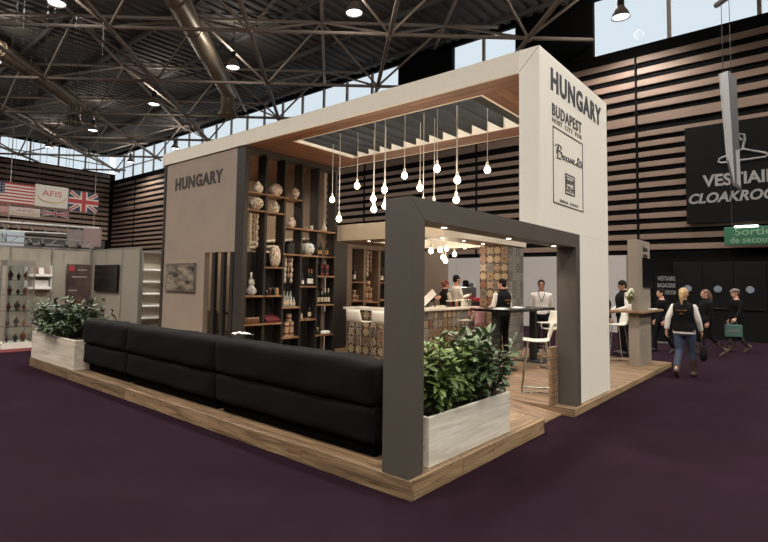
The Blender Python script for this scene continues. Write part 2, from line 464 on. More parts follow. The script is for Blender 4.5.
wwin('y', 13.6, 46.9, 10.85, 13.2, 1.9, XW); wwin('y', 7.2, 10.4, 10.85, 13.2, 1.6, XW); wwin('y', -9, 4.0, 10.85, 13.2, 2.6, XW)

# lower band of the right wall: grey partition, black doors with portholes
for k in range(14):
    a = 2.9 + k * 2.4
    piece('wall_panel', XW - .05, XW + .1, a, a + 2.38, 0, 2.9, m_greywall, wall_right, b=.004)
mat_port = mat('porthole_glass', (120, 130, 142), .15, var=.4, scale=6)
for k in range(9):
    a = 1.40 - k * .86
    d = empty('door_%d' % (k + 1), (XW, a, 0), kind='structure', label='black double-swing door leaf with a round porthole')
    piece('door_leaf', XW - .02, XW + .08, a - .85, a, .01, 2.62, m_door, d, b=.006)
    MB().tube([(XW - .05, a - .43, 1.70), (XW - .015, a - .43, 1.70)], .13, 20).obj('porthole_rim', m_blackp, d)
    MB().tube([(XW - .06, a - .43, 1.70), (XW - .045, a - .43, 1.70)], .115, 20).obj('porthole_pane', mat_port, d)
    piece('push_bar', XW - .09, XW - .05, a - .78, a - .07, 1.02, 1.07, m_blackp, d, b=.01)

# far left end wall (y = YW)
wl = MB().box(X0, XW + .3, YW + .1, YW + .3, 0, 1.2).box(X0, XW + .3, YW + .1, YW + .3, 1.2, 11.5).box(X0, XW + .3, YW + .1, YW + .3, 13.2, ZR + .1).box(X0, -14, YW + .1, YW + .3, 11.5, 13.2)
wall_left = wl.obj('wall_left', m_wallblack); tag(wall_left, 'far black end wall clad in horizontal timber slats', kind='structure')
for k in range(14):
    z = 11.2 - k * .45
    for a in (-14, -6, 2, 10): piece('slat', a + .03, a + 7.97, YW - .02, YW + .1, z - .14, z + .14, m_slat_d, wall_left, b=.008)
wwin('x', -14, 18, 11.5, 13.2, 2.3, YW)
# hall walls behind the camera
tag(MB().box(X0 - .3, X0, Y0, YW, 0, ZR + .1).obj('wall_back', m_wallblack), kind='structure')
tag(MB().box(X0, XW + .3, Y0 - .3, Y0, 0, ZR + .1).obj('wall_front', m_wallblack), kind='structure')

# high-bay hall lamps on a 7.4 m grid
def highbay(x, y, label):
    z = 11.2
    e = empty('hall_lamp', (x, y, z), label=label, cat='lamp', group='high-bay hall lamps')
    rf = MB().lathe([(.31, 0), (.30, .04), (.24, .2), (.15, .34), (.12, .42)], (x, y, z), 20, cap=False).lathe([(.295, .005), (.225, .18), (.13, .33)], (x, y, z), 20, cap=False).obj('reflector', m_steel, e, smooth=True)
    MB().lathe([(.12, .40), (.12, .72), (.04, .78)], (x, y, z), 14).obj('ballast', m_black, e, smooth=True)
    MB().lathe([(.275, .05), (.265, .06)], (x, y, z), 20).obj('lens', m_lampglow, rf)
    MB().tube([(x, y, z + .76), (x, y, roof_z(y))], .018, 6).obj('rod', m_black, e)
    l = bpy.data.lights.new('hall_lamp_light', 'SPOT'); l.energy = HALL_W; l.spot_size = radians(150); l.spot_blend = .5; l.shadow_soft_size = .27; l.color = (1.0, .95, .88)
    lo = bpy.data.objects.new('lamp_light', l); COL.objects.link(lo); lo.location = (x, y, z - .02); attach(lo, e)
    l = bpy.data.lights.new('added_roof_fill_light', 'POINT'); l.energy = HALL_W * .05; l.shadow_soft_size = .2; l.color = (1.0, .93, .85)  # added point light to brighten the roof, no part of the lamp
    lo = bpy.data.objects.new('added_roof_fill', l); COL.objects.link(lo); lo.location = (x + .3, y + .3, z + .9); attach(lo, e)
seen = {(2.8, 17): 'round high-bay lamp at the top left corner of the roof', (10.1, 16.8): 'round high-bay lamp beside the large air duct',
        (10.3, 24.3): 'round high-bay lamp under the roof to the left of the large air duct', (10.3, 32.25): 'small high-bay lamp far away under the left roof',
        (2.8, 24.5): 'round high-bay lamp cut by the left edge under the duct', (10.0, 9.5): 'bright round high-bay lamp above the white canopy edge',
        (16.3, 2.5): 'bell-shaped high-bay lamp hanging in front of the clerestory windows'}
def clear_spot(x, y):
    """nearest spot where a lamp hangs clear of chords and struts"""
    best = None
    for i in range(-12, 13):
        for j in range(-12, 13):
            p = Vector((x + i * .07, y + j * .07, 0)); a, b = p.dot(A) - A0, p.dot(Bv) - B0
            wr = lambda t: (t + PIT_ / 2) % PIT_ - PIT_ / 2
            da, db, ua, ub = abs(wr(a)), abs(wr(b)), abs(wr(a - PIT_ / 2)), abs(wr(b - PIT_ / 2))
            if min(da, db) > .45 and min(ua, ub) > .14 and abs(da - db) / 1.414 > .13:
                d = i * i + j * j
                if best is None or d < best[0]: best = (d, p.x, p.y)
    return (best[1], best[2]) if best else (x, y)
ORD = ['first', 'second', 'third', 'fourth', 'fifth', 'sixth', 'seventh', 'eighth', 'ninth']
for x in (-12, -4.6, 2.8, 10.1, 16.3):
    for y in (-12.7, -5.0, 2.35, 9.6, 17, 24.4, 32.25, 39.5):
        lab = None
        for (a, b), t in seen.items():
            if abs(a - x) < .8 and abs(b - y) < .8: lab = t; x_, y_ = a, b
        if lab is None and ((x < -5 and y > 20) or (x > 12 and 3 < y < 30)): continue
        hx_, hy_ = clear_spot(x if lab is None else x_, y if lab is None else y_)
        highbay(hx_, hy_, lab or 'high-bay lamp, ' + ORD[int((x + 12.1) / 7)] + ' in the ' + ORD[int((y + 12.8) / 7)] + ' cross row counted from behind the camera')

# ------------------------------------------------------------------ lettering
def text_mesh(s, bold=0.0, shear=0.0, space=1.0):
    cu = bpy.data.curves.new('txt', 'FONT'); cu.body = s; cu.offset = bold; cu.shear = shear; cu.space_character = space
    cu.extrude = .02; cu.resolution_u = 3; cu.align_x = 'CENTER'
    o = bpy.data.objects.new('txt', cu); COL.objects.link(o)
    dg = bpy.context.evaluated_depsgraph_get(); dg.update()
    me = bpy.data.meshes.new_from_object(o.evaluated_get(dg)); bpy.data.objects.remove(o); return me
def lettering(s, o, r, u, w, h, m, parent, bold=.01, shear=0, depth=.012, name='lettering', space=1.0):
    """text fitted in the rectangle with lower left corner o, right vector r, up vector u"""
    me = text_mesh(s, bold, shear, space); o, r, u = Vector(o), Vector(r).normalized(), Vector(u).normalized(); n = r.cross(u)
    co = np.empty(len(me.vertices) * 3); me.vertices.foreach_get('co', co); co = co.reshape(-1, 3)
    lo, hi = co.min(0), co.max(0); out = []
    for p in co:
        out.append(o + r * ((p[0] - lo[0]) / (hi[0] - lo[0]) * w) + u * ((p[1] - lo[1]) / (hi[1] - lo[1]) * h) + n * ((p[2] - lo[2]) / (hi[2] - lo[2]) * depth))
    me.vertices.foreach_set('co', np.array(out).ravel()); me.materials.clear(); me.materials.append(m); me.update()
    return link(name, me, None, parent)

# cloakroom sign on the right wall
m_signblk = mat('sign_black', (12, 12, 12), .7, var=.05, spec=.1); m_signtxt = mat('sign_grey_letter', (130, 127, 126), .6, var=.03)
XS = XW - .1
sg = empty('cloakroom_sign', (XS, -.5, 4), label='large black cloakroom sign with a coat hanger on the slatted wall', cat='sign')
piece('board', XS, XS + .06, -2.0, .95, 3.95, 7.35, m_signblk, sg, b=.005)
q = lambda u, v: px(u, v, 0, XS)
lettering('VESTIAIRE', (XS - .002, q(702.8, 187.5).y, q(702.8, 187.5).z), (0, -1, 0), (0, 0, 1), 2.25, .42, m_signtxt, sg, bold=.03)
lettering('CLOAKROOM', (XS - .002, q(689, 204.5).y, q(689, 204.5).z), (0, -1, 0), (0, 0, 1), 2.75, .36, m_signtxt, sg, bold=.03, shear=.25)
hz = [(718, 160), (745, 149), (767, 160), (718, 163)]
P = lambda u, v: tuple(q(u, v) + Vector((-.012, 0, 0)))
MB().tube([P(742, 140), P(738.5, 137), P(740, 134), P(744, 134.5), P(745, 139), P(743, 146), P(743, 149)], .035, 8).tube([P(743, 149), P(719, 159), P(718.5, 162), P(722, 163), P(765, 157), P(768, 155), P(766, 153), P(743, 149)], .035, 8).obj('hanger_emblem', m_signtxt, sg)
# green exit sign
m_green = mat('exit_green', (36, 92, 66), .5, var=.05); m_exittxt = mat('exit_text', (120, 150, 120), .6, var=.03)
ex = empty('exit_sign', (XS - .3, -.7, 3.15), label='green emergency exit sign with a lit tube hanging above the black doors', cat='sign')
xe = XS - .35
piece('panel', xe, xe + .08, -1.9, -.14, 3.14, 3.74, m_green, ex, b=.01)
lettering('Sortie', (xe - .002, -.42, 3.46), (0, -1, 0), (0, 0, 1), .95, .24, m_exittxt, ex, bold=.01)
lettering('de', (xe - .002, -.30, 3.21), (0, -1, 0), (0, 0, 1), .24, .19, m_exittxt, ex, bold=.01)
lettering('secours', (xe - .002, -.62, 3.21), (0, -1, 0), (0, 0, 1), .83, .14, m_exittxt, ex, bold=.01)
piece('tube_lamp', xe - .09, xe - .03, -1.05, -.42, 3.70, 3.77, m_tube, ex, b=.02)
for y in (-1.6, -.35): MB().tube([(xe + .04, y, 3.74), (xe + .04, y, 7.6), (XW - .02, y, 7.6)], .012, 6).obj('hanging_wire', m_black, ex)

# hanging two-sided banner in front of the cloakroom sign
m_ban1 = mat('banner_grey', (120, 118, 118), .7, var=.05); m_ban2 = mat('banner_dark', (62, 60, 62), .7, var=.1); m_ban3 = mat('banner_light', (150, 148, 148), .7, var=.05)
hb = empty('hanging_banner', (11.9, -.95, 4.6), label='grey curved hanging banner seen edge-on before the cloakroom sign', cat='banner')
def bquad(cs, m, name):
    """thin stiff panel through four corners (pixel u, v and the x of that corner)"""
    P4 = [px(u, v, 0, x) for u, v, x in cs]; n = (P4[1] - P4[0]).cross(P4[2] - P4[0]).normalized() * .02
    return MB().add([tuple(p + n) for p in P4] + [tuple(p - n) for p in P4], [(0, 1, 2, 3), (7, 6, 5, 4), (0, 4, 5, 1), (1, 5, 6, 2), (2, 6, 7, 3), (3, 7, 4, 0)]).obj(name, m, hb)
bquad([(719.5, 74, 11.6), (727, 71, 12.1), (734, 186, 12.1), (727.5, 160, 11.6)], m_ban3, 'front_face')
bquad([(727.6, 71, 12.15), (735.5, 78, 12.8), (740.5, 191, 12.8), (734.6, 187, 12.15)], m_ban2, 'back_face')
bquad([(735.3, 150, 12.3), (738.3, 150, 12.72), (739.8, 187, 12.72), (736.2, 184, 12.3)], m_ban3, 'print_block')
b0 = px(723, 73, 0, 11.8); b2 = px(731, 75, 0, 12.5)
for y in (b0.y,): MB().tube([(11.8, y, b0.z - .02), (11.8, y, roof_z(y))], .008, 6).tube([(12.5, b2.y, b2.z - .02), (12.5, b2.y, roof_z(b2.y))], .008, 6).obj('hanging_wire', m_black, hb)

# roll-up sign on the carpet
rs = empty('rollup_sign', (14.6, 1.2, 0), label='black roll-up cloakroom sign standing behind the concrete kiosk', cat='sign')
ra = px(655, 300, 0, 14.9); rbp = px(679, 300, 0, 14.9); rtop = px(668, 272, 0, 14.9).z
piece('banner', 14.9, 14.92, rbp.y, ra.y, .08, rtop, m_signblk, rs, b=0); piece('foot', 14.8, 15.02, rbp.y, ra.y, 0, .08, m_silver, rs, b=.01)
for k, s in enumerate(('VESTIAIRE', 'BAGAGERIE', 'CLOAKROOM')):
    lettering(s, (14.895, ra.y - .08, rtop - .26 - .21 * k), (0, -1, 0), (0, 0, 1), (ra.y - rbp.y) - .16, .13, m_signtxt, rs, bold=.01)
# ================================================================== THE STAND
PL, DK = .165, .10             # plinth and deck heights
# ---- deck: planks along y on a dark sub-frame
deck = empty('stand_deck', (5.5, 4, 0), label='low reclaimed timber deck of the stand, planks running inward', cat='platform')
MB().box(1.15, 9.75, .88, 8.85, 0, .07).box(3.8, 9.75, .04, .88, 0, .07).obj('subframe', m_black, deck)
random.seed(3)
nx = 43; w = (9.8 - 1.15) / nx
for i in range(nx):
    x = 1.15 + i * w
    ys = .03 if x > 3.70 else .87
    cuts = [ys]; y = ys + random.choice((1.1, 1.6, 2.1))
    while y < 8.2: cuts.append(y); y += random.choice((1.8, 2.2, 2.6))
    cuts.append(8.88)
    for a, b in zip(cuts[:-1], cuts[1:]):
        piece('plank', x + .002, x + w - .002, a + .002, b - .002, .07, DK + random.choice((0, .001, .002)), wd_y, deck, b=.005)
xx = 3.75
while xx < 9.75:
    b = min(9.8, xx + random.choice((1.6, 2.0, 2.4)))
    if 9.8 - b < .6: b = 9.8
    piece('edge_board', xx, b - .003, 0, .028, .005, DK + .002, wd_light, deck, b=.003); xx = b
for a, b in ((.0, .9), (.9, 2.0)): piece('edge_board', 3.722, 3.748, a, b - .003, .003, DK + .003, wd_y, deck, b=.003)
for a in range(4): piece('edge_board', 9.803, 9.83, a * 2.2, a * 2.2 + 2.19, .005, DK, wd_y, deck, b=.003)

# ---- entrance ramp in the notch
ramp = empty('entrance_ramp', (3.2, .4, 0), label='short timber ramp in the gap between planter plinth and tower', cat='ramp')
for k in range(4):
    a = 2.735 + k * .245
    vs = [(a, .16, .004), (a + .242, .16, .004), (a + .242, .16, .018), (a, .16, .018), (a, .865, .004), (a + .242, .865, .004), (a + .242, .865, DK + .001), (a, .865, DK + .001)]
    MB().add(vs, [(0, 1, 2, 3), (4, 7, 6, 5), (0, 4, 5, 1), (3, 2, 6, 7), (0, 3, 7, 4), (1, 5, 6, 2)]).obj('ramp_board', wd_y, ramp)

# ---- L-shaped plinth
pln = empty('stand_plinth', (.5, 3, 0), label='L-shaped raised timber plinth under sofa, portal and planters', cat='platform')
MB().box(.03, 1.10, .03, 8.8, 0, PL - .03).box(1.10, 2.69, .03, .84, 0, PL - .03).obj('core', m_black, pln)
y = .0
for L_ in (1.25, 1.55, 2.05, 1.5, .6, 1.9):
    piece('side_board', 0, .03, y + .002, min(y + L_, 8.8), .004, PL, wd_y, pln, b=.004, jit=.0012); y += L_
x = .032
for L_ in (.78, .62, 1.29):
    piece('front_board', x + .002, x + L_, 0, .03, .004, PL - .001, wd_light, pln, b=.004); x += L_
for i in range(5):
    a = .032 + i * .214; y = .03
    for L_ in ([.25 + .3 * (i % 2), 2.3, 2.3, 2.3, 3.0]):
        b = min(8.8, y + L_)
        if b - y > .1: piece('top_board', a, a + .212, y + .002, b - .002, PL - .03, PL, wd_y, pln, b=.003, jit=.001)
        y = b
for j in range(4):
    y = .032 + j * .203
    for a, b in ((1.104, 1.75 + .2 * (j % 2)), (1.752 + .2 * (j % 2), 2.718)):
        piece('top_board', a, b - .002, y, y + .2, PL - .03, PL, wd_x, pln, b=.003, jit=.001)
piece('end_board', 2.692, 2.72, .0, .84, .004, PL - .031, wd_y, pln, b=.002)

# ---- dark grey portal frame
pt = empty('portal_frame', (2, .14, DK), label='dark grey portal frame at the entrance with three downlights', cat='portal')
PX0, PX1, PY0, PY1, PT = -.0, 4.08, .03, .29, 2.43
def prism(poly, y0, y1):
    n = len(poly); return MB().add([(x, y0, z) for x, z in poly] + [(x, y1, z) for x, z in poly], [tuple(range(n)), tuple(range(n, 2 * n))[::-1]] + [(i, i + n, (i + 1) % n + n, (i + 1) % n) for i in range(n)])
g = .003
prism([(PX0, PL + .001), (.21, PL + .001), (.21, PT - .185 - g), (PX0, PT - g)], PY0, PY1).obj('left_post', m_portal, pt)
prism([(3.92, DK + .003), (PX1, DK + .003), (PX1, PT - g), (3.92, PT - .185 - g)], PY0, PY1).obj('right_post', m_portal, pt)
MB().box(.02, .2, PY0 + .01, PY1 - .01, PT - .1, PT - .05).obj('mitre_core', m_black, pt)
lint = prism([(PX0 + g, PT), (.21 + g, PT - .185), (3.92 - g, PT - .185), (PX1 - g, PT)], PY0, PY1).obj('lintel', m_portal, pt)
for (u, v) in ((445, 227.5), (506, 238.5), (551, 246)):
    p = px(u, v, 2, PT - .187); p.y = (PY0 + PY1) / 2 + .02
    MB().lathe([(.04, 0), (.04, .004)], (p.x, p.y, PT - .1895), 14).obj('downlight', m_silver, lint)
    MB().lathe([(.026, 0), (.026, .002)], (p.x, p.y, PT - .192), 14).obj('downlight_lens', m_down, lint)
def down(x, y, z, parent, w_=None, size=110):
    l = bpy.data.lights.new('downlight_light', 'SPOT'); l.energy = w_ or DOWN_W; l.spot_size = radians(size); l.spot_blend = .6; l.shadow_soft_size = .04; l.color = (1, .84, .64)
    o = bpy.data.objects.new('spot', l); COL.objects.link(o); o.location = (x, y, z - .01); attach(o, parent)
for (u, v) in ((445, 227.5), (506, 238.5), (551, 246)):
    p = px(u, v, 2, PT - .187); down(p.x, .18, PT - .195, pt)

# ---- white tower and canopy
WT, WB = 4.68, 4.40
tw = empty('white_tower', (4.1, .18, DK), label='tall white tower wall with lettering carrying the canopy', cat='tower')
TX0, TX1, TY0, TY1 = 2.76, 5.52, .06, .32
mb = MB(); mb.box(PX1 + .002, TX1, TY0, TY1, DK + .003, PT, 0); mb.box(TX0, TX1, TY0, TY1, PT + .002, WT, 0)
mb.obj('panel', m_white, tw)
vs_ = [px(550.3, 66.3, 1, TY0), px(600.8, 122.4, 1, TY0)]
def tl(s, u0, v0, u1, v1, bold, name='lettering', m=m_letter):
    a, b = px(u0, v0, 1, TY0), px(u1, v1, 1, TY0)
    return a, b
a, b = px(550.6, 66.8, 1, TY0), px(600.6, 107, 1, TY0); ab = px(551.5, 90.3, 1, TY0)
lettering('HUNGARY', (a.x, TY0 - .001, ab.z), (1, 0, 0), (0, 0, 1), b.x - a.x, a.z - ab.z, m_letter, tw, bold=.04, depth=.005, space=1.14)
a, ab, b = px(551.8, 102.4, 1, TY0), px(552.2, 115, 1, TY0), px(581.2, 118, 1, TY0)
lettering('BUDAPEST', (a.x, TY0 - .001, ab.z), (1, 0, 0), (0, 0, 1), b.x - a.x, a.z - ab.z, m_letter2, tw, bold=.022, depth=.005, space=1.14)
a, ab, b = px(552, 116.8, 1, TY0), px(552.4, 121.8, 1, TY0), px(581.5, 130, 1, TY0)
for wd_, f0, f1 in (('HOST', 0, .31), ('CITY', .40, .67), ('FOR', .76, 1.0)): lettering(wd_, (a.x + (b.x - a.x) * f0, TY0 - .001, ab.z), (1, 0, 0), (0, 0, 1), (b.x - a.x) * (f1 - f0), a.z - ab.z, m_letter2, tw, bold=.004, depth=.004, space=1.1)
bx0, bx1 = px(552.6, 125.5, 1, TY0), px(583, 212.4, 1, TY0)
def outline(x0, x1, z0, z1, t, name):
    m = MB()
    for aa in ((x0, x1, z0, z0 + t), (x0, x1, z1 - t, z1), (x0, x0 + t, z0 + t, z1 - t), (x1 - t, x1, z0 + t, z1 - t)): m.box(aa[0], aa[1], TY0 - .006, TY0 - .0005, aa[2], aa[3])
    return m.obj(name, m_letter2, tw)
ZB1 = bx0.z; ZB0 = bx1.z; outline(bx0.x, bx1.x, ZB0, ZB1, .014, 'logo_frame')
bw, bh = bx1.x - bx0.x, ZB1 - ZB0
L = lambda fx, fz: (bx0.x + bw * fx, TY0 - .004, ZB1 - bh * fz)
strokes = [[(.10, .34), (.13, .26), (.16, .22), (.15, .30), (.13, .40)], [(.06, .25), (.14, .21), (.24, .22), (.25, .26), (.17, .29), (.26, .30), (.28, .35), (.22, .39), (.12, .39)],
           [(.36, .32), (.31, .33), (.31, .37), (.36, .37), (.38, .33), (.36, .32)], [(.47, .32), (.42, .33), (.41, .37), (.46, .37)], [(.49, .32), (.49, .36), (.53, .37), (.55, .32), (.55, .37)],
           [(.62, .31), (.58, .33), (.63, .35), (.58, .37)], [(.64, .35), (.69, .33), (.67, .31), (.64, .34), (.66, .37), (.72, .36)], [(.80, .33), (.75, .34), (.75, .37), (.80, .36), (.82, .25)], [(.82, .36), (.83, .37)],
           [(.85, .25), (.84, .28)], [(.90, .28), (.86, .30), (.86, .36), (.90, .37), (.94, .33), (.92, .28), (.88, .28)], [(.95, .37), (.96, .33), (.99, .32)]]
m = MB()
for s in strokes: m.tube([L(fx, fz) for fx, fz in s], .008, 6)
m.obj('signature_lettering', m_letter2, tw)
ix0, ix1 = L(.38, .5)[0], L(.70, .5)[0]; iz1, iz0 = L(0, .545)[2], L(0, .825)[2]
outline(ix0, ix1, iz0, iz1, .016, 'emblem_frame')
outline(ix0 + .04, ix1 - .04, iz0 + .04, iz1 - .04, .008, 'emblem_frame')
lettering('EUROPE', (ix0 + .06, TY0 - .001, iz0 + (iz1 - iz0) * .52), (1, 0, 0), (0, 0, 1), ix1 - ix0 - .12, (iz1 - iz0) * .22, m_letter2, tw, bold=.01, depth=.004)
lettering('2016', (ix0 + .07, TY0 - .001, iz0 + (iz1 - iz0) * .2), (1, 0, 0), (0, 0, 1), ix1 - ix0 - .14, (iz1 - iz0) * .24, m_letter2, tw, bold=.0, depth=.004)
for wd_, f0, f1 in (('SIRHA', .2, .47), ('EVENT', .54, .82)): lettering(wd_, (L(f0, 0)[0], TY0 - .001, L(0, .965)[2]), (1, 0, 0), (0, 0, 1), bw * (f1 - f0), bh * .04, m_letter2, tw, bold=0, depth=.004, space=1.2)

MB().tube([(TX0 - .0005, TY0 + .002, WT - .002), (TX0 - .0005, TY1, WB)], .003, 6).obj('mitre_seam', m_portal, tw)
cp = empty('canopy', (4.1, 4.7, WB), label='white canopy with timber soffit and slatted opening above the stand', cat='canopy')
CYE = 9.15; OX0, OX1, OY0, OY1 = 3.22, 4.92, 1.08, 4.98
MB().box(TX0, TX0 + .04, TY1 + .002, CYE, WB - .0, WT).obj('front_fascia', m_whiteedge, cp)
MB().box(TX1 - .04, TX1, TY1 + .002, CYE, WB - .0, WT).obj('rear_fascia', m_whiteedge, cp)
MB().box(TX0 + .04, TX1 - .04, CYE - .04, CYE, WB, WT).obj('end_fascia', m_whiteedge, cp)
MB().box(TX0 + .04, OX0 - .03, TY1 + .01, CYE - .04, WT - .05, WT - .005).box(OX1 + .03, TX1 - .04, TY1 + .01, CYE - .04, WT - .05, WT - .005).box(OX0 - .03, OX1 + .03, TY1 + .01, OY0 - .03, WT - .05, WT - .005).box(OX0 - .03, OX1 + .03, OY1 + .03, CYE - .04, WT - .05, WT - .005).obj('top_sheet', m_whiteedge, cp)
# white lining of the opening
m = MB(); m.box(OX0 - .03, OX0, OY0 - .03, OY1 + .03, WB - .004, WT + .1); m.box(OX1, OX1 + .03, OY0 - .03, OY1 + .03, WB - .004, WT + .1); m.box(OX0, OX1, OY0 - .03, OY0, WB - .004, WT + .1); m.box(OX0, OX1, OY1, OY1 + .03, WB - .004, WT + .1)
m.obj('opening_lining', m_white, cp)
m_fin2 = mat('canopy_slat_grey', (27, 26, 26), .6, var=.05)
ns = 13
for k in range(ns):
    y = OY0 + (k + .6) * (OY1 - OY0) / ns
    piece('canopy_slat', OX0 + .003, OX1 - .003, y - .02, y + .02, WB + .02, WT - .02, m_fin2, cp, b=.002)
# soffit boards
def soff(x0, x1, y0, y1, ax, wdt):
    if ax == 'y':
        n = max(1, round((x1 - x0) / wdt)); w = (x1 - x0) / n
        for k in range(n):
            y = y0 + (k % 2) * .9
            st = [y0] + [t for t in np.arange(y + 1.8, y1 - .5, 2.4)] + [y1]
            for a, b in zip(st[:-1], st[1:]): piece('soffit_board', x0 + k * w + .002, x0 + (k + 1) * w - .002, float(a) + .002, float(b) - .002, WB, WB + .02, sof_y, cp, b=.003)
    else:
        n = max(1, round((y1 - y0) / wdt)); w = (y1 - y0) / n
        for k in range(n): piece('soffit_board', x0 + .002, x1 - .002, y0 + k * w + .002, y0 + (k + 1) * w - .002, WB, WB + .02, sof_x, cp, b=.003)
soff(TX0 + .04, OX0 - .03, TY1 + .01, CYE - .04, 'y', .2); soff(OX1 + .03, TX1 - .04, TY1 + .01, CYE - .04, 'y', .19)
soff(OX0 - .03, OX1 + .03, TY1 + .01, OY0 - .03, 'x', .18); soff(OX0 - .03, OX1 + .03, OY1 + .03, CYE - .04, 'x', .2)

# ---- brown wall with HUNGARY
WX0, WX1 = 2.79, 2.91
hw = empty('lettered_wall', (2.85, 7.6, DK), label='brown plaster wall lettered HUNGARY with a fin-screened window', cat='wall')
wy0 = 6.23; wy1 = px(203.5, 290, 0, WX0).y; wz1 = px(220, 252, 0, WX0).z
MB().box(WX0, WX1, wy1, 8.97, DK + .003, WB - .002).box(WX0, WX1, wy0 + .0, wy1, wz1, WB - .002).box(WX0, WX1, wy0, wy1, DK + .003, .45).obj('wall_panel', m_concrete, hw)
MB().box(WX0 - .025, WX1 + .02, 8.97, 9.06, DK + .003, WB - .002).obj('end_post', m_shelf, hw)
a, ab, b = px(175.8, 178.9, 0, WX0), px(175.8, 191.3, 0, WX0), px(223.5, 170, 0, WX0)
lettering('HUNGARY', (WX0 - .001, a.y, ab.z), (0, -1, 0), (0, 0, 1), a.y - b.y, a.z - ab.z, m_letter2, hw, bold=.045, depth=.006, space=1.12)
for u in (211.8, 221, 230):
    y = px(u, 290, 0, WX0).y
    piece('window_fin', WX0 + .01, WX0 + .09, y - .06, y + .05, .452, wz1 - .002, m_fin, hw, b=.004)
# framed screen on the wall
tv = empty('wall_screen', (WX0 - .03, 8.2, 1.45), label='flat framed screen with a grey picture on the brown wall', cat='screen')
a, b = px(166.5, 264, 0, WX0 - .03), px(194.3, 292.5, 0, WX0 - .03)
zt, zb = px(194.3, 262.8, 0, WX0 - .03).z, b.z
MB().box(WX0 - .045, WX0 - .002, b.y, a.y, zb, zt, .004).obj('frame', m_silver, tv)
def screen_mat():
    m, nt, bs, N, LK = nodes('screen_picture'); bs.inputs['Roughness'].default_value = .25
    tc = N('ShaderNodeTexCoord'); mp = N('ShaderNodeMapping'); mp.inputs['Scale'].default_value = (1, 2.2, 5); LK(tc.outputs['Object'], mp.inputs[0])
    nz = N('ShaderNodeTexNoise'); nz.inputs['Scale'].default_value = 1.4; nz.inputs['Detail'].default_value = 6; LK(mp.outputs[0], nz.inputs['Vector'])
    cr = N('ShaderNodeValToRGB'); e = cr.color_ramp.elements; e[0].position = .35; e[0].color = col((48, 44, 40)); e[1].position = .62; e[1].color = col((150, 136, 120)); LK(nz.outputs['Fac'], cr.inputs[0])
    LK(cr.outputs[0], bs.inputs['Base Color']); return m
MB().box(WX0 - .049, WX0 - .0455, b.y + .04, a.y - .04, zb + .04, zt - .04).obj('picture', screen_mat(), tv)

# ---- back room behind the shelves
br = empty('back_room', (4.2, 8, DK), label='beige back-room walls seen behind the tall shelf', cat='wall')
MB().box(5.37, 5.48, 6.296, 8.97, DK + .003, WB - .002).obj('side_panel', m_plaster2, br)
MB().box(WX1 + .002, 5.365, 8.86, 8.96, DK + .003, WB - .002).obj('rear_panel', mat('cream_panel', (196, 178, 152), .7, var=.05, scale=2), br)
tag(br, None)
bs_ = empty('back_room_ledge', (5.3, 7.5, 2.2), label='white slotted ledge on the wall behind the tall shelf', cat='shelf')
for z in (2.42, 2.56, 2.70): piece('ledge_strip', 5.15, 5.365, 6.6, 8.8, z, z + .05, m_white, bs_, b=.004)
dl = empty('back_room_lamp', (4.1, 7.9, WB - .06), label='round ceiling lamp inside the back room', cat='lamp')
MB().lathe([(.16, -.05), (.17, 0), (.15, .03)], (4.1, 7.9, WB - .035), 16).obj('housing', m_plast_w, dl); MB().lathe([(.13, 0), (.13, .003)], (4.1, 7.9, WB - .09), 16).obj('lens', m_down, dl)
down(4.1, 7.9, WB - .1, dl, 120, 160)
# ---- tall display shelf (fins and oak boards)
YS = 5.95
sh = empty('display_shelf', (4.1, 6.1, DK), label='tall dark display shelf with vertical fins and staggered oak boards', cat='shelf')
FX = [(2.79, 2.90), (3.32, 3.385), (3.83, 3.885), (4.34, 4.395), (4.84, 4.895), (5.42, 5.50)]
for k, (a, b) in enumerate(FX):
    piece('fin', a, b, YS, 6.21 if k else 6.228, DK + .003, WB - .103, m_shelf if k in (0,) else m_fin, sh, b=.003)
MB().box(2.79, 5.50, YS, 6.228, WB - .102, WB - .002).obj('top_beam', m_shelf, sh)
MB().box(2.92, 5.36, 6.30, 6.34, DK + .003, 2.3).obj('back_board', m_fin, sh)
# boards: name -> (pixel of left front corner, from fin, to fin)
BD = {'A': (249, 191, 0, 3), 'B': (248.5, 208.5, 0, 2), 'C': (285.5, 226.5, 2, 5), 'D': (285, 253.5, 2, 5), 'E': (265.5, 266.5, 1, 2), 'F': (245.5, 295.5, 0, 2), 'G': (283, 307, 2, 3),
      'H': (300, 286, 3, 4), 'I': (316, 275.5, 4, 5), 'J': (316, 304.5, 4, 5), 'K': (244.5, 324.5, 0, 2), 'L': (282, 337.5, 2, 3), 'M': (299, 319.5, 3, 4), 'N': (315, 335, 4, 5)}
BZ = {}
for k, (u, v, i, j) in BD.items():
    z = px(u, v, 1, YS).z; BZ[k] = z
    for n in range(i, j):
        piece('shelf_board', FX[n][1] + .002, FX[n + 1][0] - .002, YS - .03, 6.29, z - .035, z, shelf_wood, sh, b=.003)
        piece('board_nose', FX[n][0] + (.06 if n == 0 else 0), FX[n][1] + .0, YS - .03, YS - .002, z - .035, z, shelf_wood, sh, b=.002)
def at(k, u, r=.045):
    """spot on a board under pixel column u, kept clear of the fins for a thing of radius r"""
    x = px(u, 250, 1, 6.05).x; i, j = BD[k][2], BD[k][3]
    n = min(range(i, j), key=lambda n: abs((FX[n][1] + FX[n + 1][0]) / 2 - x)); lo, hi = FX[n][1] + r + .006, FX[n + 1][0] - r - .006
    return ((lo + hi) / 2 if lo > hi else max(lo, min(hi, x))), 6.05, BZ[k] + .001

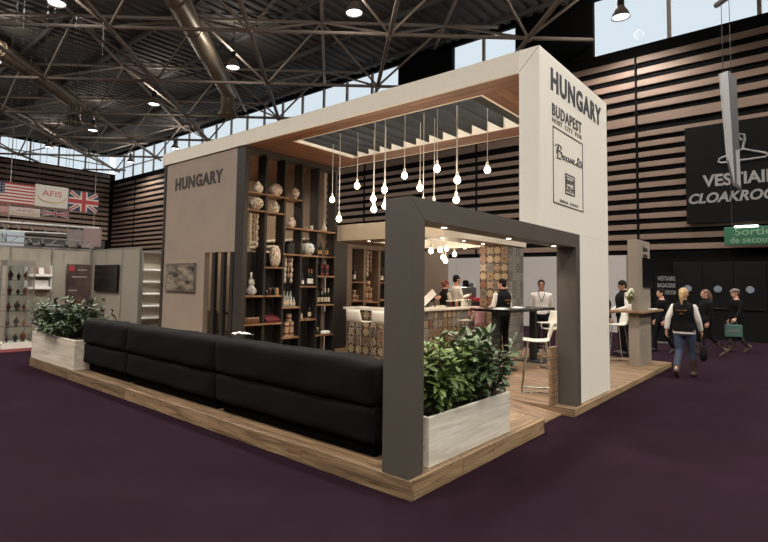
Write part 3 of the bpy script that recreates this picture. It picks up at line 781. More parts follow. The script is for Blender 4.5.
def porcelain(name, base, spots):
    m, nt, b, N, LK = nodes(name); b.inputs['Roughness'].default_value = .25
    tc = N('ShaderNodeTexCoord'); vo = N('ShaderNodeTexNoise'); vo.inputs['Scale'].default_value = 22; LK(tc.outputs['Object'], vo.inputs['Vector'])
    cr = N('ShaderNodeValToRGB'); cr.color_ramp.interpolation = 'CONSTANT'; e = cr.color_ramp.elements
    e[0].color = col(base); e[0].position = 0; e[1].position = .54; e[1].color = col(spots[0])
    for i, s in enumerate(spots[1:]): k = e.new(.60 + .05 * i); k.color = col(s)
    LK(vo.outputs['Fac'], cr.inputs[0]); LK(cr.outputs[0], b.inputs['Base Color']); return m
po1 = porcelain('porcelain_painted', (208, 198, 178), [(150, 120, 96), (96, 84, 78), (190, 176, 150)])
po2 = porcelain('porcelain_pink', (206, 194, 174), [(176, 112, 100), (110, 116, 84), (200, 184, 160)])
po3 = porcelain('porcelain_green', (200, 196, 178), [(96, 122, 96), (150, 110, 96), (190, 180, 160)])
po4 = porcelain('porcelain_blue', (200, 196, 186), [(110, 118, 134), (90, 96, 112), (180, 176, 166)])

JAR = [(.045, 0), (.06, .01), (.10, .06), (.115, .11), (.10, .17), (.06, .20), (.055, .215)]
def vase(name, k, u, prof, m, label, lid=None, knob=False, handle=False, s=1.0, spout=False):
    x, y, z = at(k, u, max(max(r for r, h in prof) * s, .125 * s if handle else 0)); e = empty(name, (x, y, z), label=label, cat=name.split('_')[-1], group='painted porcelain on the tall shelf')
    MB().lathe([(r * s, h * s) for r, h in prof], (x, y, z), 18).obj('body', m, e, smooth='all')
    h = prof[-1][1] * s; r = prof[-1][0] * s
    if knob:
        MB().lathe([(r * 1.05, 0), (r * .8, .015 * s), (.012 * s, .03 * s), (.018 * s, .045 * s), (.002, .06 * s)], (x, y, z + h), 14).obj('lid', m, e, smooth='all')
    if handle:
        MB().tube([(x + .06 * s, y, z + h * .85), (x + .11 * s, y, z + h * .75), (x + .11 * s, y, z + h * .4), (x + .07 * s, y, z + h * .25)], .01 * s, 8).obj('handle', m, e)
    if spout:
        MB().tube([(x - .06 * s, y, z + h * .3), (x - .10 * s, y, z + h * .5), (x - .115 * s, y, z + h * .85)], [.018 * s, .013 * s, .009 * s], 8).obj('spout', m, e)
    return e
vase('lidded_jar', 'A', 257.5, JAR, po1, 'small round lidded porcelain jar, leftmost on the top board', knob=True, s=.95)
vase('globe_vase', 'A', 277, [(.05, 0), (.06, .01), (.125, .07), (.145, .135), (.125, .205), (.07, .255), (.06, .265)], po2, 'round porcelain globe vase in the middle of the top board')
vase('flower_pot', 'A', 295.3, [(.035, 0), (.04, .02), (.03, .04), (.08, .10), (.095, .16), (.07, .2), (.075, .22)], po2, 'small footed porcelain pot at the right end of the top board', knob=True)
vase('wide_bowl', 'B', 257.5, [(.06, 0), (.08, .01), (.155, .08), (.175, .15), (.15, .22), (.08, .26), (.07, .27)], po1, 'broad spherical porcelain vase on the second board')
vase('coffee_pot', 'B', 274.5, [(.045, 0), (.055, .01), (.075, .06), (.07, .14), (.045, .2), (.04, .215)], po1, 'porcelain coffee pot with spout and handle on the second board', knob=True, handle=True, spout=True)
vase('painted_jug', 'C', 291, [(.04, 0), (.05, .01), (.10, .06), (.095, .12), (.05, .18), (.06, .22)], po2, 'painted porcelain jug at the left of the third board', handle=True)
vase('dish_cup', 'C', 305.5, [(.025, 0), (.045, .03), (.05, .06)], po3, 'tiny porcelain cup on the third board', s=.9)
vase('bottle_vase', 'C', 323.5, [(.04, 0), (.06, .01), (.075, .06), (.055, .11), (.018, .16), (.013, .28), (.018, .3)], po1, 'long-necked white bottle vase at the right of the third board')
vase('tall_vase', 'E', 276.5, [(.06, 0), (.075, .01), (.12, .12), (.125, .26), (.11, .36), (.075, .42), (.085, .445)], po2, 'tall painted porcelain vase alone on its short board')
vase('gourd_vase', 'F', 251.8, [(.06, 0), (.08, .01), (.12, .06), (.115, .12), (.06, .18), (.055, .20)], po4, 'double gourd vase with a green upper bulb and thin neck')
x, y, z = at('F', 251.8, .12); ge = [o for o in bpy.data.objects if o.name.startswith('gourd_vase')][0]
MB().lathe([(.052, .19), (.072, .22), (.078, .26), (.06, .31), (.03, .34), (.022, .36)], (x, y, z), 16).obj('upper_bulb', po3, ge, smooth='all')
MB().lathe([(.02, .355), (.022, .40), (.026, .46)], (x, y, z), 14).obj('neck', m_plast_w, ge, smooth='all')
vase('globe_vase', 'D', 308.3, [(.06, 0), (.07, .01), (.135, .075), (.15, .145), (.13, .22), (.075, .27), (.06, .275)], po4, 'blue and white globe vase on the long middle board')

m_botdark = mat('bottle_dark', (24, 26, 22), .15, var=.1); m_labelw = mat('label_cream', (200, 186, 160), .7, var=.06); m_foil = mat('foil_copper', (176, 112, 78), .4, .5, var=.05); m_red = mat('pack_red', (120, 30, 32), .5, var=.1)
m_label2 = mat('label_ochre', (180, 140, 90), .7, var=.1)
def bottle(x, y, z, label, group, foil=None, h=.30, lab=m_labelw, body=None, name='wine_bottle'):
    e = empty(name, (x, y, z), label=label, cat='bottle', group=group); s = h / .30
    MB().lathe([(.036, 0), (.038, .005), (.038, .17), (.03, .205), (.0145, .235), (.0145, .295), (.015, .30)], (x, y, z), 14).xf(Matrix.Translation(Vector((x, y, z))) @ Matrix.Diagonal((1, 1, s, 1)) @ Matrix.Translation(-Vector((x, y, z)))).obj('body', body or m_botdark, e, smooth='all')
    MB().lathe([(.0386, .045 * s), (.0386, .13 * s)], (x, y, z), 14).obj('paper_label', lab, e)
    if foil: MB().lathe([(.0175, .225 * s), (.0165, .301 * s), (.003, .304 * s)], (x, y, z), 12).obj('foil_cap', foil, e)
    return e
for i, u in enumerate((303, 309.3, 314)):
    x, y, z = at('H', u); bottle(x, y, z, ['dark spirit bottle left of the two foiled champagne bottles', 'champagne bottle with copper foil, the left of the pair', 'champagne bottle with copper foil, the right of the pair'][i], 'champagne board bottles', m_foil if i else None, .30 if i == 0 else .38, m_paper)
for i, u in enumerate((319, 322.5, 326, 329.2)):
    x, y, z = at('J', u); bottle(x, y, z, ['dark wine bottle, leftmost of the four in the row', 'second wine bottle from the left in the row of four', 'third wine bottle from the left in the row of four', 'wine bottle with pale capsule, rightmost of the row of four'][i], 'row of wine bottles', m_labelw if i > 1 else None, .36)
for i, u in enumerate((317.8, 320.5, 326.8)):
    x, y, z = at('D', u); bottle(x, y, z, ['ochre-labelled bottle beside the blue and white globe vase', 'middle ochre-labelled bottle on the long middle board', 'ochre-labelled bottle at the right end of the middle board'][i], 'bottles on the middle board', None, .31, m_label2)
x, y, z = at('M', 310.8); bottle(x, y, z, 'single dark bottle beside the candle jar on a short board', 'low board bottles', None, .34)
m_botclear = mat('bottle_clear_grey', (150, 156, 150), .12, var=.1)
for i, u in enumerate((285, 288.3, 291.6, 294.8)):
    x, y, z = at('G', u); bottle(x, y, z, ['clear glass bottle, first from the left on the glassware board', 'clear glass bottle, second from the left on the glassware board', 'clear glass bottle, third from the left on the glassware board', 'short clear glass bottle at the right of the glassware board'][i], 'clear bottles', None, (.34, .32, .33, .2)[i], m_labelw, m_botclear, 'clear_bottle')
# red gift packs
for i, u in enumerate((321.3, 326)):
    x, y, z = at('I', u, .054); e = empty('gift_pack', (x, y, z), label=['red and black gift pack, left one', 'red and black gift pack, right one'][i] + ' on the board above the wine row', cat='box', group='gift packs')
    MB().box(x - .05, x + .05, y - .05, y + .05, z, z + .26, .004).obj('carton', m_black, e)
    MB().box(x - .051, x + .051, y - .0515, y - .0505, z + .01, z + .07).obj('lower_print', m_red, e); MB().box(x - .051, x + .051, y - .0515, y - .0505, z + .17, z + .24).obj('upper_print', m_red, e)
# spice jars
m_jarbody = mat('spice_paprika', (118, 80, 58), .4, var=.15); m_lidj = mat('lid_cream', (196, 176, 140), .5)
def jar(x, y, z, label, group, r=.028, h=.10, body=None, lid=None):
    e = empty('spice_jar', (x, y, z), label=label, cat='jar', group=group)
    MB().lathe([(r * .95, 0), (r, .004), (r, h * .78), (r * .8, h * .86)], (x, y, z), 12).obj('body', body or m_jarbody, e, smooth='all')
    MB().lathe([(r * .85, h * .86), (r * .85, h), (r * .8, h + .002)], (x, y, z), 12).obj('lid', lid or m_lidj, e, smooth='all')
for i in range(6):
    x, y, z = at('K', 247.2 + i * 2.45, .03); jar(FX[0][1] + .045 + i * .064, y - .04, z, ['leftmost', 'second', 'third', 'fourth', 'fifth', 'rightmost'][i] + ' small paprika jar of the row of six on a low board', 'row of paprika jars', h=.12)
for i, u in enumerate((267.3, 270.9, 274.5, 279.6)):
    x, y, z = at('F', u); jar(x, y, z, ['dark jam jar, first left of the four beside the gourd vase board', 'dark jam jar, second of the four beside the gourd vase board', 'dark jam jar, third of the four beside the gourd vase board', 'pale jar at the right end of the gourd vase board'][i], 'jam jars', r=.036, h=.10 if i == 0 else .15, body=[m_botdark, mat('jam_dark', (60, 24, 20), .3), m_botdark, m_label2][i], lid=m_lidj if i == 3 else m_silver)
# tins in a pyramid
m_tin = mat('tin_paper', (166, 136, 108), .5, var=.15, scale=14); m_tinband = mat('tin_red_band', (104, 54, 44), .5, var=.2, scale=20)
def tin(x, y, z, label, group, r=.062, h=.15):
    e = empty('paprika_tin', (x, y, z), label=label, cat='tin', group=group)
    MB().lathe([(r, 0), (r, h), (r * .92, h + .001)], (x, y, z), 16).obj('body', m_tin, e, smooth=True)
    MB().lathe([(r + .001, h * .3), (r + .001, h * .6)], (x, y, z), 16).obj('label_band', m_tinband, e, smooth='all')
    MB().lathe([(r + .002, h), (r + .002, h + .008), (r * .9, h + .009)], (x, y, z), 16).obj('lid', m_silver, e, smooth=True)
x, y, z = at('L', 290.3, .145)
for dx, dz, s in ((-.075, 0, 'bottom left'), (.075, 0, 'bottom right'), (-.068, .161, 'middle left'), (.07, .161, 'middle right'), (.0, .322, 'topmost')):
    tin(x + dx, y, z + dz, s + ' paprika tin of the five stacked on the tall shelf', 'tin pyramid on the tall shelf')
# book and small goods
x, y, z = at('K', 272, .195); bk = empty('menu_book', (x, y, z), label='dark red book lying tilted open on a low board', cat='book')
m_bookred = mat('book_red', (92, 32, 36), .5, var=.1)
MB().box(-.19, .19, -.13, .13, 0, .012).xf(Matrix.Translation((x, y, z + .07)) @ Matrix.Rotation(radians(28), 4, 'X')).obj('cover', m_bookred, bk)
MB().box(-.18, .18, -.12, .12, .0125, .04).xf(Matrix.Translation((x, y, z + .07)) @ Matrix.Rotation(radians(28), 4, 'X')).obj('pages', m_bookred, bk)
MB().box(x - .15, x + .15, y + .02, y + .06, z, z + .1).obj('stand', m_black, bk)
x, y, z = at('M', 302.2); cj = empty('candle_jar', (x, y, z), label='cream candle jar on a short board', cat='jar'); MB().lathe([(.04, 0), (.042, .12), (.034, .121), (.03, .10)], (x, y, z), 14).obj('glass', m_labelw, cj, smooth=True); MB().lathe([(.03, .09), (.028, .102)], (x, y, z), 12).obj('wax', m_paper, cj)
x, y, z = at('M', 306.3, .065); pl_ = empty('white_saucer', (x, y, z), label='small white saucer beside the candle jar', cat='plate'); MB().lathe([(.03, 0), (.06, .012), (.062, .016), (.03, .006)], (x, y - .05, z), 16).obj('dish', m_plast_w, pl_, smooth='all')
x, y, z = at('N', 319.2, .078); gp = empty('oil_flask', (x, y, z), label='dark oil flask with cream stopper on the lowest right board', cat='bottle')
MB().lathe([(.07, 0), (.075, .01), (.07, .06), (.03, .09), (.025, .11)], (x, y, z), 14).obj('body', m_botdark, gp, smooth='all'); MB().lathe([(.028, .108), (.03, .14), (.02, .15)], (x, y, z), 12).obj('stopper', m_lidj, gp, smooth='all')
x, y, z = at('N', 327.5, .155); fo = empty('folded_cloth', (x, y, z), label='white folded cloth on the lowest right board', cat='cloth')
MB().loft([(x, y, z, .14, .10), (x, y, z + .03, .15, .11), (x + .02, y, z + .06, .11, .09), (x + .03, y, z + .07, .05, .05)], 14).obj('upper_fold', m_paper, fo, smooth='all')
x, y, z = at('C', 314.3, .075); pp = empty('potted_herb', (x, y, z), label='white cup with a dark dried sprig on the third board', cat='plant')
MB().lathe([(.03, 0), (.04, .1), (.035, .1), (.02, .02)], (x, y, z), 14).obj('cup', m_plast_w, pp, smooth='all')
m = MB()
for k in range(7): m.tube([(x, y, z + .05), (x + .03 * sin(k * 2), y + .03 * cos(k * 2), z + .2), (x + .06 * sin(k * 2), y + .05 * cos(k * 2), z + .33)], .004, 5)
m.obj('sprig', m_fin, pp)
x, y, z = at('D', 289.3, .125); bt = empty('black_tin', (x, y, z), label='large black tin on the long middle board', cat='tin'); MB().lathe([(.12, 0), (.12, .22), (.115, .225)], (x, y, z), 18).obj('body', m_black, bt, smooth=True); MB().lathe([(.122, .22), (.122, .25), (.1, .255)], (x, y, z), 18).obj('lid', m_blackp, bt, smooth=True)
# hanging sausage and garlic strings
m_saus = mat('cured_sausage', (150, 122, 108), .6, var=.25, scale=18); m_garlic = mat('garlic_white', (196, 184, 168), .6, var=.15, scale=30)
def strings(xs, y, z0, n, label, sp=.05, group='hanging food strings'):
    e = empty('hanging_sausages', (sum(xs) / len(xs), y, z0 - .5), label=label, cat='sausage', group=group)
    for i, x in enumerate(xs):
        pts = []; L_ = n + (i % 2)
        MB().tube([(x, y, z0), (x, y, z0 - L_ * .12)], .004, 5).obj('string', m_cable, e)
        m = MB()
        for k in range(L_):
            m.ball((x + random.uniform(-.01, .01), y, z0 - .07 - k * .115), .034, .034, .062, 8, 6)
        m.obj('sausage_chain' if i % 2 == 0 else 'garlic_chain', m_saus if i % 2 == 0 else m_garlic, e, smooth='all')
strings([2.97, 3.06, 3.15, 3.24], 6.1, BZ['B'] - .04, 5, 'strings of sausages and garlic hanging under the second board')
strings([3.95, 4.04, 4.13, 4.22], 6.1, BZ['D'] - .04, 4, 'strings of sausages and garlic hanging under the long middle board')

# ---- low bar canopy
BX0, BX1, BY0, BY1, BZ0, BZ1 = 5.53, 9.5, 3.08, 6.2, 2.67, 3.0
bc = empty('bar_canopy', (7.5, 4.6, BZ0), label='low cream canopy over the bar with timber soffit and downlights', cat='canopy')
m_cream = mat('cream_fascia', (214, 202, 182), .6, var=.04, scale=8)
RX_0, RX_1, RY_0, RY_1 = 6.25, 8.9, 3.75, 5.45
MB().box(BX0, BX0 + .04, BY0, BY1, BZ0, BZ1).obj('side_fascia', m_cream, bc); MB().box(BX0 + .04, BX1, BY0, BY0 + .04, BZ0, BZ1).obj('front_fascia', m_cream, bc); MB().box(BX1 - .04, BX1, BY0 + .04, BY1, BZ0, BZ1).obj('end_fascia', m_cream, bc)
MB().box(BX0, BX1, BY0, BY1, BZ1, BZ1 + .04).obj('top_sheet', m_cream, bc)
m = MB(); m.box(RX_0 - .02, RX_0, RY_0, RY_1, BZ0 - .002, BZ1 - .01); m.box(RX_1, RX_1 + .02, RY_0, RY_1, BZ0 - .002, BZ1 - .01); m.box(RX_0 - .02, RX_1 + .02, RY_0 - .02, RY_0, BZ0 - .002, BZ1 - .01); m.box(RX_0 - .02, RX_1 + .02, RY_1, RY_1 + .02, BZ0 - .002, BZ1 - .01); m.box(RX_0, RX_1, RY_0, RY_1, BZ1 - .03, BZ1 - .01)
m.obj('recess_lining', m_paper, bc)
def soff2(x0, x1, y0, y1, n):
    w = (y1 - y0) / n
    for k in range(n): piece('soffit_board', x0 + .002, x1 - .002, y0 + k * w + .002, y0 + (k + 1) * w - .002, BZ0 + .002, BZ0 + .022, sof_x, bc, b=.003)
soff2(BX0 + .04, BX1 - .04, BY0 + .04, RY_0 - .02, 4); soff2(BX0 + .04, BX1 - .04, RY_1 + .02, BY1, 4); soff2(BX0 + .04, RX_0 - .02, RY_0 - .02, RY_1 + .02, 9); soff2(RX_1 + .02, BX1 - .04, RY_0 - .02, RY_1 + .02, 9)
for (x, y) in ((6.0, 3.4), (6.9, 3.4), (7.8, 3.4), (8.7, 3.4), (9.2, 3.4), (5.9, 4.4), (5.9, 5.3), (9.1, 4.6), (7.2, 5.75), (8.6, 5.75)):
    dlo = MB().lathe([(.05, 0), (.05, .006)], (x, y, BZ0 - .005), 14).obj('downlight', m_silver, bc); MB().lathe([(.032, 0), (.032, .002)], (x, y, BZ0 - .008), 14).obj('downlight_lens', m_down, dlo)
    down(x, y, BZ0 - .015, bc)

# ---- pendant bulbs
def pendant(x, y, ztop, zb, label, group, s=1.0, w_=BULB_W):
    e = empty('pendant_bulb', (x, y, zb), label=label, cat='lamp', group=group)
    MB().tube([(x, y, ztop), (x, y, zb + .12 * s)], .006, 6).obj('cord', m_cable, e)
    if ztop > 4: MB().box(x - .012, x + .012, y - .17, y + .17, ztop, ztop + .02).obj('mounting_bar', m_fin, e)
    MB().lathe([(.028 * s, .075 * s), (.03 * s, .12 * s), (.02 * s, .16 * s), (.006, .17 * s)], (x, y, zb), 12).obj('socket', m_plast_w, e, smooth='all')
    MB().lathe([(.004, -.065 * s), (.035 * s, -.055 * s), (.06 * s, -.02 * s), (.062 * s, .01 * s), (.05 * s, .045 * s), (.03 * s, .075 * s)], (x, y, zb), 14).obj('bulb', m_bulb, e, smooth='all')
    l = bpy.data.lights.new('bulb_light', 'POINT'); l.energy = w_; l.shadow_soft_size = .065; l.color = (1, .80, .58)
    o = bpy.data.objects.new('glow', l); COL.objects.link(o); o.location = (x, y, zb - .09); attach(o, e)
PB = [(333.3, 145, 200), (340.5, 134, 219), (358, 134, 186), (374.3, 131, 199), (375, 129, 209.5), (385.3, 124, 190), (386, 129, 206), (404, 124, 176), (420.5, 126, 188), (424, 120, 205), (434.6, 119, 205), (437.5, 110, 169), (456.7, 113, 200), (459.5, 106, 180), (487.5, 112.6, 170)]
names = ['leftmost', 'second', 'third', 'fourth', 'fifth', 'sixth', 'seventh', 'eighth', 'ninth', 'tenth', 'eleventh', 'twelfth', 'thirteenth', 'fourteenth', 'rightmost']
for i, (u, t, b) in enumerate(PB):
    a = px(u, t, 2, WB + .02); r = px(u, b, 0, a.x)
    r = fw + rt * ((u - CX) / F) - up * ((b - CY) / F); tt = hypot(a.x - CAMP.x, a.y - CAMP.y) / hypot(r.x, r.y); zb = CAMP.z + r.z * tt
    sy = min((OY0 + (k + .6) * (OY1 - OY0) / ns for k in range(ns)), key=lambda t: abs(t - a.y))
    if abs(a.y - sy) < .032: a.y = sy + (.034 if a.y >= sy else -.034)
    pendant(a.x, a.y, WT - .019, zb, names[i] + (' bare pendant bulb' if i in (0, 14) else ' bare pendant bulb from the left') + ' on a long cord from the slatted canopy', 'pendant bulbs under the slatted canopy', .82)
PB2 = [(431, 251), (440, 250), (446.5, 249), (443, 257.5), (445.5, 261), (454.5, 254.5)]
for i, (u, v) in enumerate(PB2):
    p = px(u, v, 1, 4.3 + .15 * (i % 3)); pendant(p.x, p.y, BZ1 - .0315, p.z, ['leftmost', 'second', 'third', 'fourth', 'fifth', 'rightmost'][i] + ' of the six clustered bulbs over the bar', 'bulb cluster over the bar', .9, 9)

# ---- tiles
GO, DB, TE, GY, CRM, SL = (190, 168, 130), (70, 59, 53), (134, 101, 82), (128, 118, 106), (216, 203, 176), (106, 102, 98)
TL = [tile('tile_rosette', [DB, CRM, DB, GO, TE, DB], [.16, .34, .46, .78, .9], 8, .16), tile('tile_star', [GO, TE, CRM, GY, DB], [.22, .5, .62, .95], 4, .3), tile('tile_diamond', [CRM, TE, GO, DB, GY], [.14, .4, .52, .8], kind='diamond'),
      tile('tile_petal', [TE, DB, GO, TE, GY], [.25, .45, .6, .98], 6, .25, ph=1.0), tile('tile_slate', [SL, DB, GY, SL], [.3, .5, .85], 8, .2), tile('tile_earth', [TE, (110, 72, 56), (150, 104, 78), DB], [.3, .55, .9], 4, .25, ph=pi)]
SL2, GY2 = (132, 127, 120), (150, 142, 130)
TLG = [tile('tile_grey_rosette', [SL2, (184, 176, 160), SL, GY2, SL2], [.16, .34, .5, .82], 8, .16), tile('tile_grey_star', [GY2, SL, (176, 168, 154), SL2], [.25, .5, .7], 4, .3), tile('tile_grey_petal', [SL2, SL, GY2, SL2], [.3, .5, .9], 6, .25), tile('tile_grey_plain', [(124, 119, 112), (104, 99, 95), (138, 130, 120)], [.4, .8], kind='diamond')]
_tm = {}
def tiles(parent, axis, plane, a0, a1, z0, z1, mats, seed):
    """wall tiling facing -axis, 0.2 m grid, each tile its own piece"""
    R_ = random.Random(seed); na = max(1, round((a1 - a0) / .205)); nz = max(1, round((z1 - z0) / .205)); wa, wz = (a1 - a0) / na, (z1 - z0) / nz
    for i in range(na):
        for j in range(nz):
            m = mats[0] if (i % 2 == 0 and j % 2 == 0 and R_.random() < .6) else R_.choice(mats)
            k = (m.name, round(wa, 4), round(wz, 4))
            if k not in _tm: _tm[k] = MB().box(-wa / 2 + .002, wa / 2 - .002, -.004, .004, -wz / 2 + .002, wz / 2 - .002, .002).mesh('tile', [m])
            c = a0 + (i + .5) * wa; z = z0 + (j + .5) * wz
            link('tile', _tm[k], None, parent, False, (c, plane, z) if axis == 'y' else (plane, c, z), (0, 0, 0 if axis == 'y' else -pi / 2))
m_grout = mat('grout', (70, 62, 56), .8)
tc_ = empty('tiled_column', (9, 3.5, DK), label='square column clad in patterned tiles at the end of the bar', cat='column')
MB().box(8.57, 9.43, 3.13, 3.88, DK + .003, BZ0 - .01).obj('core', m_grout, tc_)
tiles(tc_, 'x', 8.565, 3.13, 3.88, DK + .01, BZ0 - .012, TL, 1); tiles(tc_, 'y', 3.125, 8.57, 9.43, DK + .01, BZ0 - .012, TLG, 2)

# ---- bar counter
CX0, CYB = 5.58, 4.12
bar = empty('bar_counter', (6.5, 4.6, DK), label='L-shaped bar counter with patterned tile front and white top', cat='bar')
MB().box(CX0, CX0 + .5, CYB, 5.62, DK + .003, 1.09).box(CX0 + .5, 9.05, CYB, CYB + .5, DK + .003, 1.09).obj('carcass', m_grout, bar)
tiles(bar, 'x', CX0 - .004, CYB, 5.62, DK + .01, 1.088, TL[:4] + [TL[0], TL[4]], 5); tiles(bar, 'y', CYB - .004, CX0, 9.05, DK + .01, 1.088, TL + TLG[:2], 6)
MB().box(CX0 - .08, CX0 + .58, CYB - .08, 5.72, 1.09, 1.14, .006).obj('side_top', m_counter, bar); MB().box(CX0 + .58, 9.12, CYB - .08, CYB + .58, 1.09, 1.14, .006).obj('front_top', m_counter, bar)
CT = 1.141
def bar_item(u, y): return px(u, 306, 1, y).x, y, CT
# menu card on a stand
x, y, z = bar_item(432, 4.3); mc = empty('menu_stand', (x, y, z), label='white menu card leaning on a black easel at the bar corner', cat='menu')
MB().box(-.0, .56, -.005, .005, .0, .16).xf(Matrix.Translation((x - .34, y - .02, z + .05)) @ Matrix.Rotation(radians(-28), 4, 'Y') @ Matrix.Rotation(radians(-25), 4, 'X')).obj('card', m_paper, mc)
MB().tube([(x - .1, y + .05, z + .011), (x + .05, y + .05, z + .3)], .012, 6).tube([(x + .22, y + .05, z + .011), (x + .05, y + .05, z + .3)], .012, 6).tube([(x + .05, y + .2, z + .011), (x + .05, y + .05, z + .3)], .012, 6).obj('easel', m_black, mc)
x, y, z = bar_item(441.5, 4.48); tr = empty('serving_tray', (x, y, z), label='white rectangular tray lying on the bar', cat='tray'); MB().box(x - .25, x + .3, y - .12, y + .12, z, z + .012, .004).obj('base', m_plast_w, tr); MB().box(x - .25, x + .3, y - .12, y - .105, z + .012, z + .03).box(x - .25, x + .3, y + .105, y + .12, z + .012, z + .03).obj('rim', m_plast_w, tr)
for i in range(5):
    x, y, z = bar_item(447.5 + i * 2.9, 4.35); jar(x, y, z, ['first', 'second', 'third', 'fourth', 'fifth'][i] + ' from the left of the five dark jars on the bar', 'jars on the bar', r=.045, h=.16, body=[m_botdark, mat('jar_wine', (80, 26, 30), .3), m_botdark, mat('jar_ochre', (150, 96, 60), .4), m_botdark][i], lid=m_plast_w)
x, y, z = bar_item(463, 4.5); cm = empty('white_cup_box', (x, y, z), label='white appliance box with cups on the bar near the column', cat='appliance'); MB().box(x - .18, x + .22, y - .12, y + .12, z, z + .17, .015).obj('housing', m_plast_w, cm); MB().lathe([(.03, .171), (.04, .24), (.035, .24)], (x, y, z), 12).lathe([(.03, .171), (.04, .24), (.035, .24)], (x + .12, y, z), 12).obj('cups', m_plast_w, cm)
for i, u in enumerate((468.6, 471.2, 473.8)):
    x, y, z = bar_item(u, 4.2); e = empty('wine_glass', (x, y, z), label=['left', 'middle', 'right'][i] + ' wine glass standing on the bar before the column', cat='glass', group='glasses on the bar'); MB().lathe([(.035, 0), (.035, .003), (.005, .008), (.005, .08), (.03, .1), (.04, .14), (.032, .2)], (x, y, z), 14).obj('bowl_and_stem', m_glassclear, e, smooth='all')
# coffee machine on a back counter
p = px(471, 290, 1, 5.9); x = p.x
bk = empty('back_counter', (x, 6.0, DK), label='dark red back counter behind the bar', cat='counter')
MB().box(x - 1.3, x + .9, 5.75, 6.2, .002, 1.1).obj('body', mat('counter_dark_red', (70, 30, 30), .5), bk); MB().box(x - 1.35, x + .95, 5.7, 6.21, 1.1, 1.14).obj('worktop', m_black, bk)
cf = empty('coffee_machine', (10.3, 5.9, 1.141), label='chrome and red coffee machine behind the bartenders', cat='appliance')
MB().box(x - .5, x + .35, 5.76, 6.1, 1.142, 1.28, .02).obj('base', mat('machine_red', (150, 26, 30), .35), cf); MB().box(x - .42, x + .2, 5.8, 6.1, 1.281, 1.62, .03).obj('housing', m_silver, cf)
MB().lathe([(.1, 1.621), (.1, 1.8), (.05, 1.84)], (x - .25, 5.95, 0), 14).obj('bean_hopper', m_blackp, cf); MB().lathe([(.09, 1.621), (.09, 1.74)], (x + .05, 5.95, 0), 14).obj('boiler', m_silver, cf)

# ---- back cabinet behind the bar
cb = empty('back_cabinet', (8, 6.4, DK), label='brown framed bottle cabinet behind the bar with oak boards', cat='cabinet')
m_cab = mat('cabinet_taupe', (116, 98, 84), .6, var=.06, scale=4)
KX = [px(347.2, 260, 1, 6.25).x, px(352.2, 260, 1, 6.25).x, px(364, 260, 1, 6.25).x, px(366.4, 260, 1, 6.25).x, px(378.8, 260, 1, 6.25).x, px(380.6, 260, 1, 6.25).x, 8.95, 9.05]
MB().box(KX[0], 9.9, 6.62, 6.66, DK + .003, 2.66).obj('back_panel', m_fin, cb)
zt = px(352, 248.2, 1, 6.25).z
piece('post', KX[0], KX[1], 6.25, 6.61, DK + .003, zt, m_cab, cb); piece('post', KX[2], KX[3], 6.25, 6.61, DK + .003, zt, m_cab, cb); piece('post', KX[4], KX[5], 6.25, 6.61, DK + .003, zt, m_cab, cb); piece('post', KX[6], KX[7], 6.25, 6.61, DK + .003, zt, m_cab, cb)
MB().box(KX[0], KX[7], 6.25, 6.61, zt + .002, 2.664).obj('header', m_cab, cb)
zs1 = px(352.5, 281.5, 1, 6.25).z; zs2 = px(352.5, 300.5, 1, 6.25).z
for a, b in ((KX[1], KX[2]), (KX[5], KX[6])):
    for z in (zs1, zs2): piece('shelf_board', a + .002, b - .002, 6.24, 6.61, z - .04, z, shelf_wood, cb, b=.003)
piece('shelf_board', KX[3] + .002, KX[4] - .002, 6.24, 6.61, zs2 - .08, zs2 - .04, shelf_wood, cb, b=.003)
MB().box(9.06, 9.84, 6.26, 6.4, DK + .003, 2.664).box(9.84, 11.05, 6.26, 6.4, .002, 2.664).obj('lit_wall', mat('wall_taupe', (112, 96, 82), .6, var=.08, scale=2), cb)
dp = tag(MB().box(5.56, KX[0] - .01, 6.235, 6.30, DK + .003, 2.664).obj('dark_partition', m_fin), 'dark partition panel between the tall shelf and the bar cabinet', 'panel')
def cat_(u, z, y=6.42): return px(u, 280, 1, y).x, y, z + .001
x, y, z = cat_(354.3, zs1); bottle(x, y, z, 'white-labelled bottle on the upper board of the bar cabinet', 'cabinet bottles', None, .42, m_paper)
x, y, z = cat_(381.8, zs1); bottle(x, y, z, 'white-labelled bottle half hidden by the portal post', 'cabinet bottles', None, .4, m_paper)
for i, (u, dz) in enumerate(((353.3, 0), (356.3, 0), (354, .132))):
    x, y, z = cat_(u, zs2); tin(x, y, z + dz, ['lower left', 'lower right', 'upper'][i] + ' small tin on the lower cabinet board', 'small tins in the bar cabinet', .06, .12)
x, y, z = (KX[3] + KX[4]) / 2, 6.42, zs2 - .039
for dx, dz, s in ((-.09, 0, 'lower left'), (.09, 0, 'lower right'), (-.085, .181, 'middle left'), (.085, .181, 'middle right'), (0, .362, 'top')):
    tin(x + dx, y, z + dz, s + ' paprika tin of the stack in the bar cabinet', 'tin pyramid in the bar cabinet', .078, .17)
x = (KX[3] + KX[4]) / 2; strings([x - .12, x, x + .12], 6.42, zt - .001, 5, 'sausage strings hanging in the middle bay of the bar cabinet')

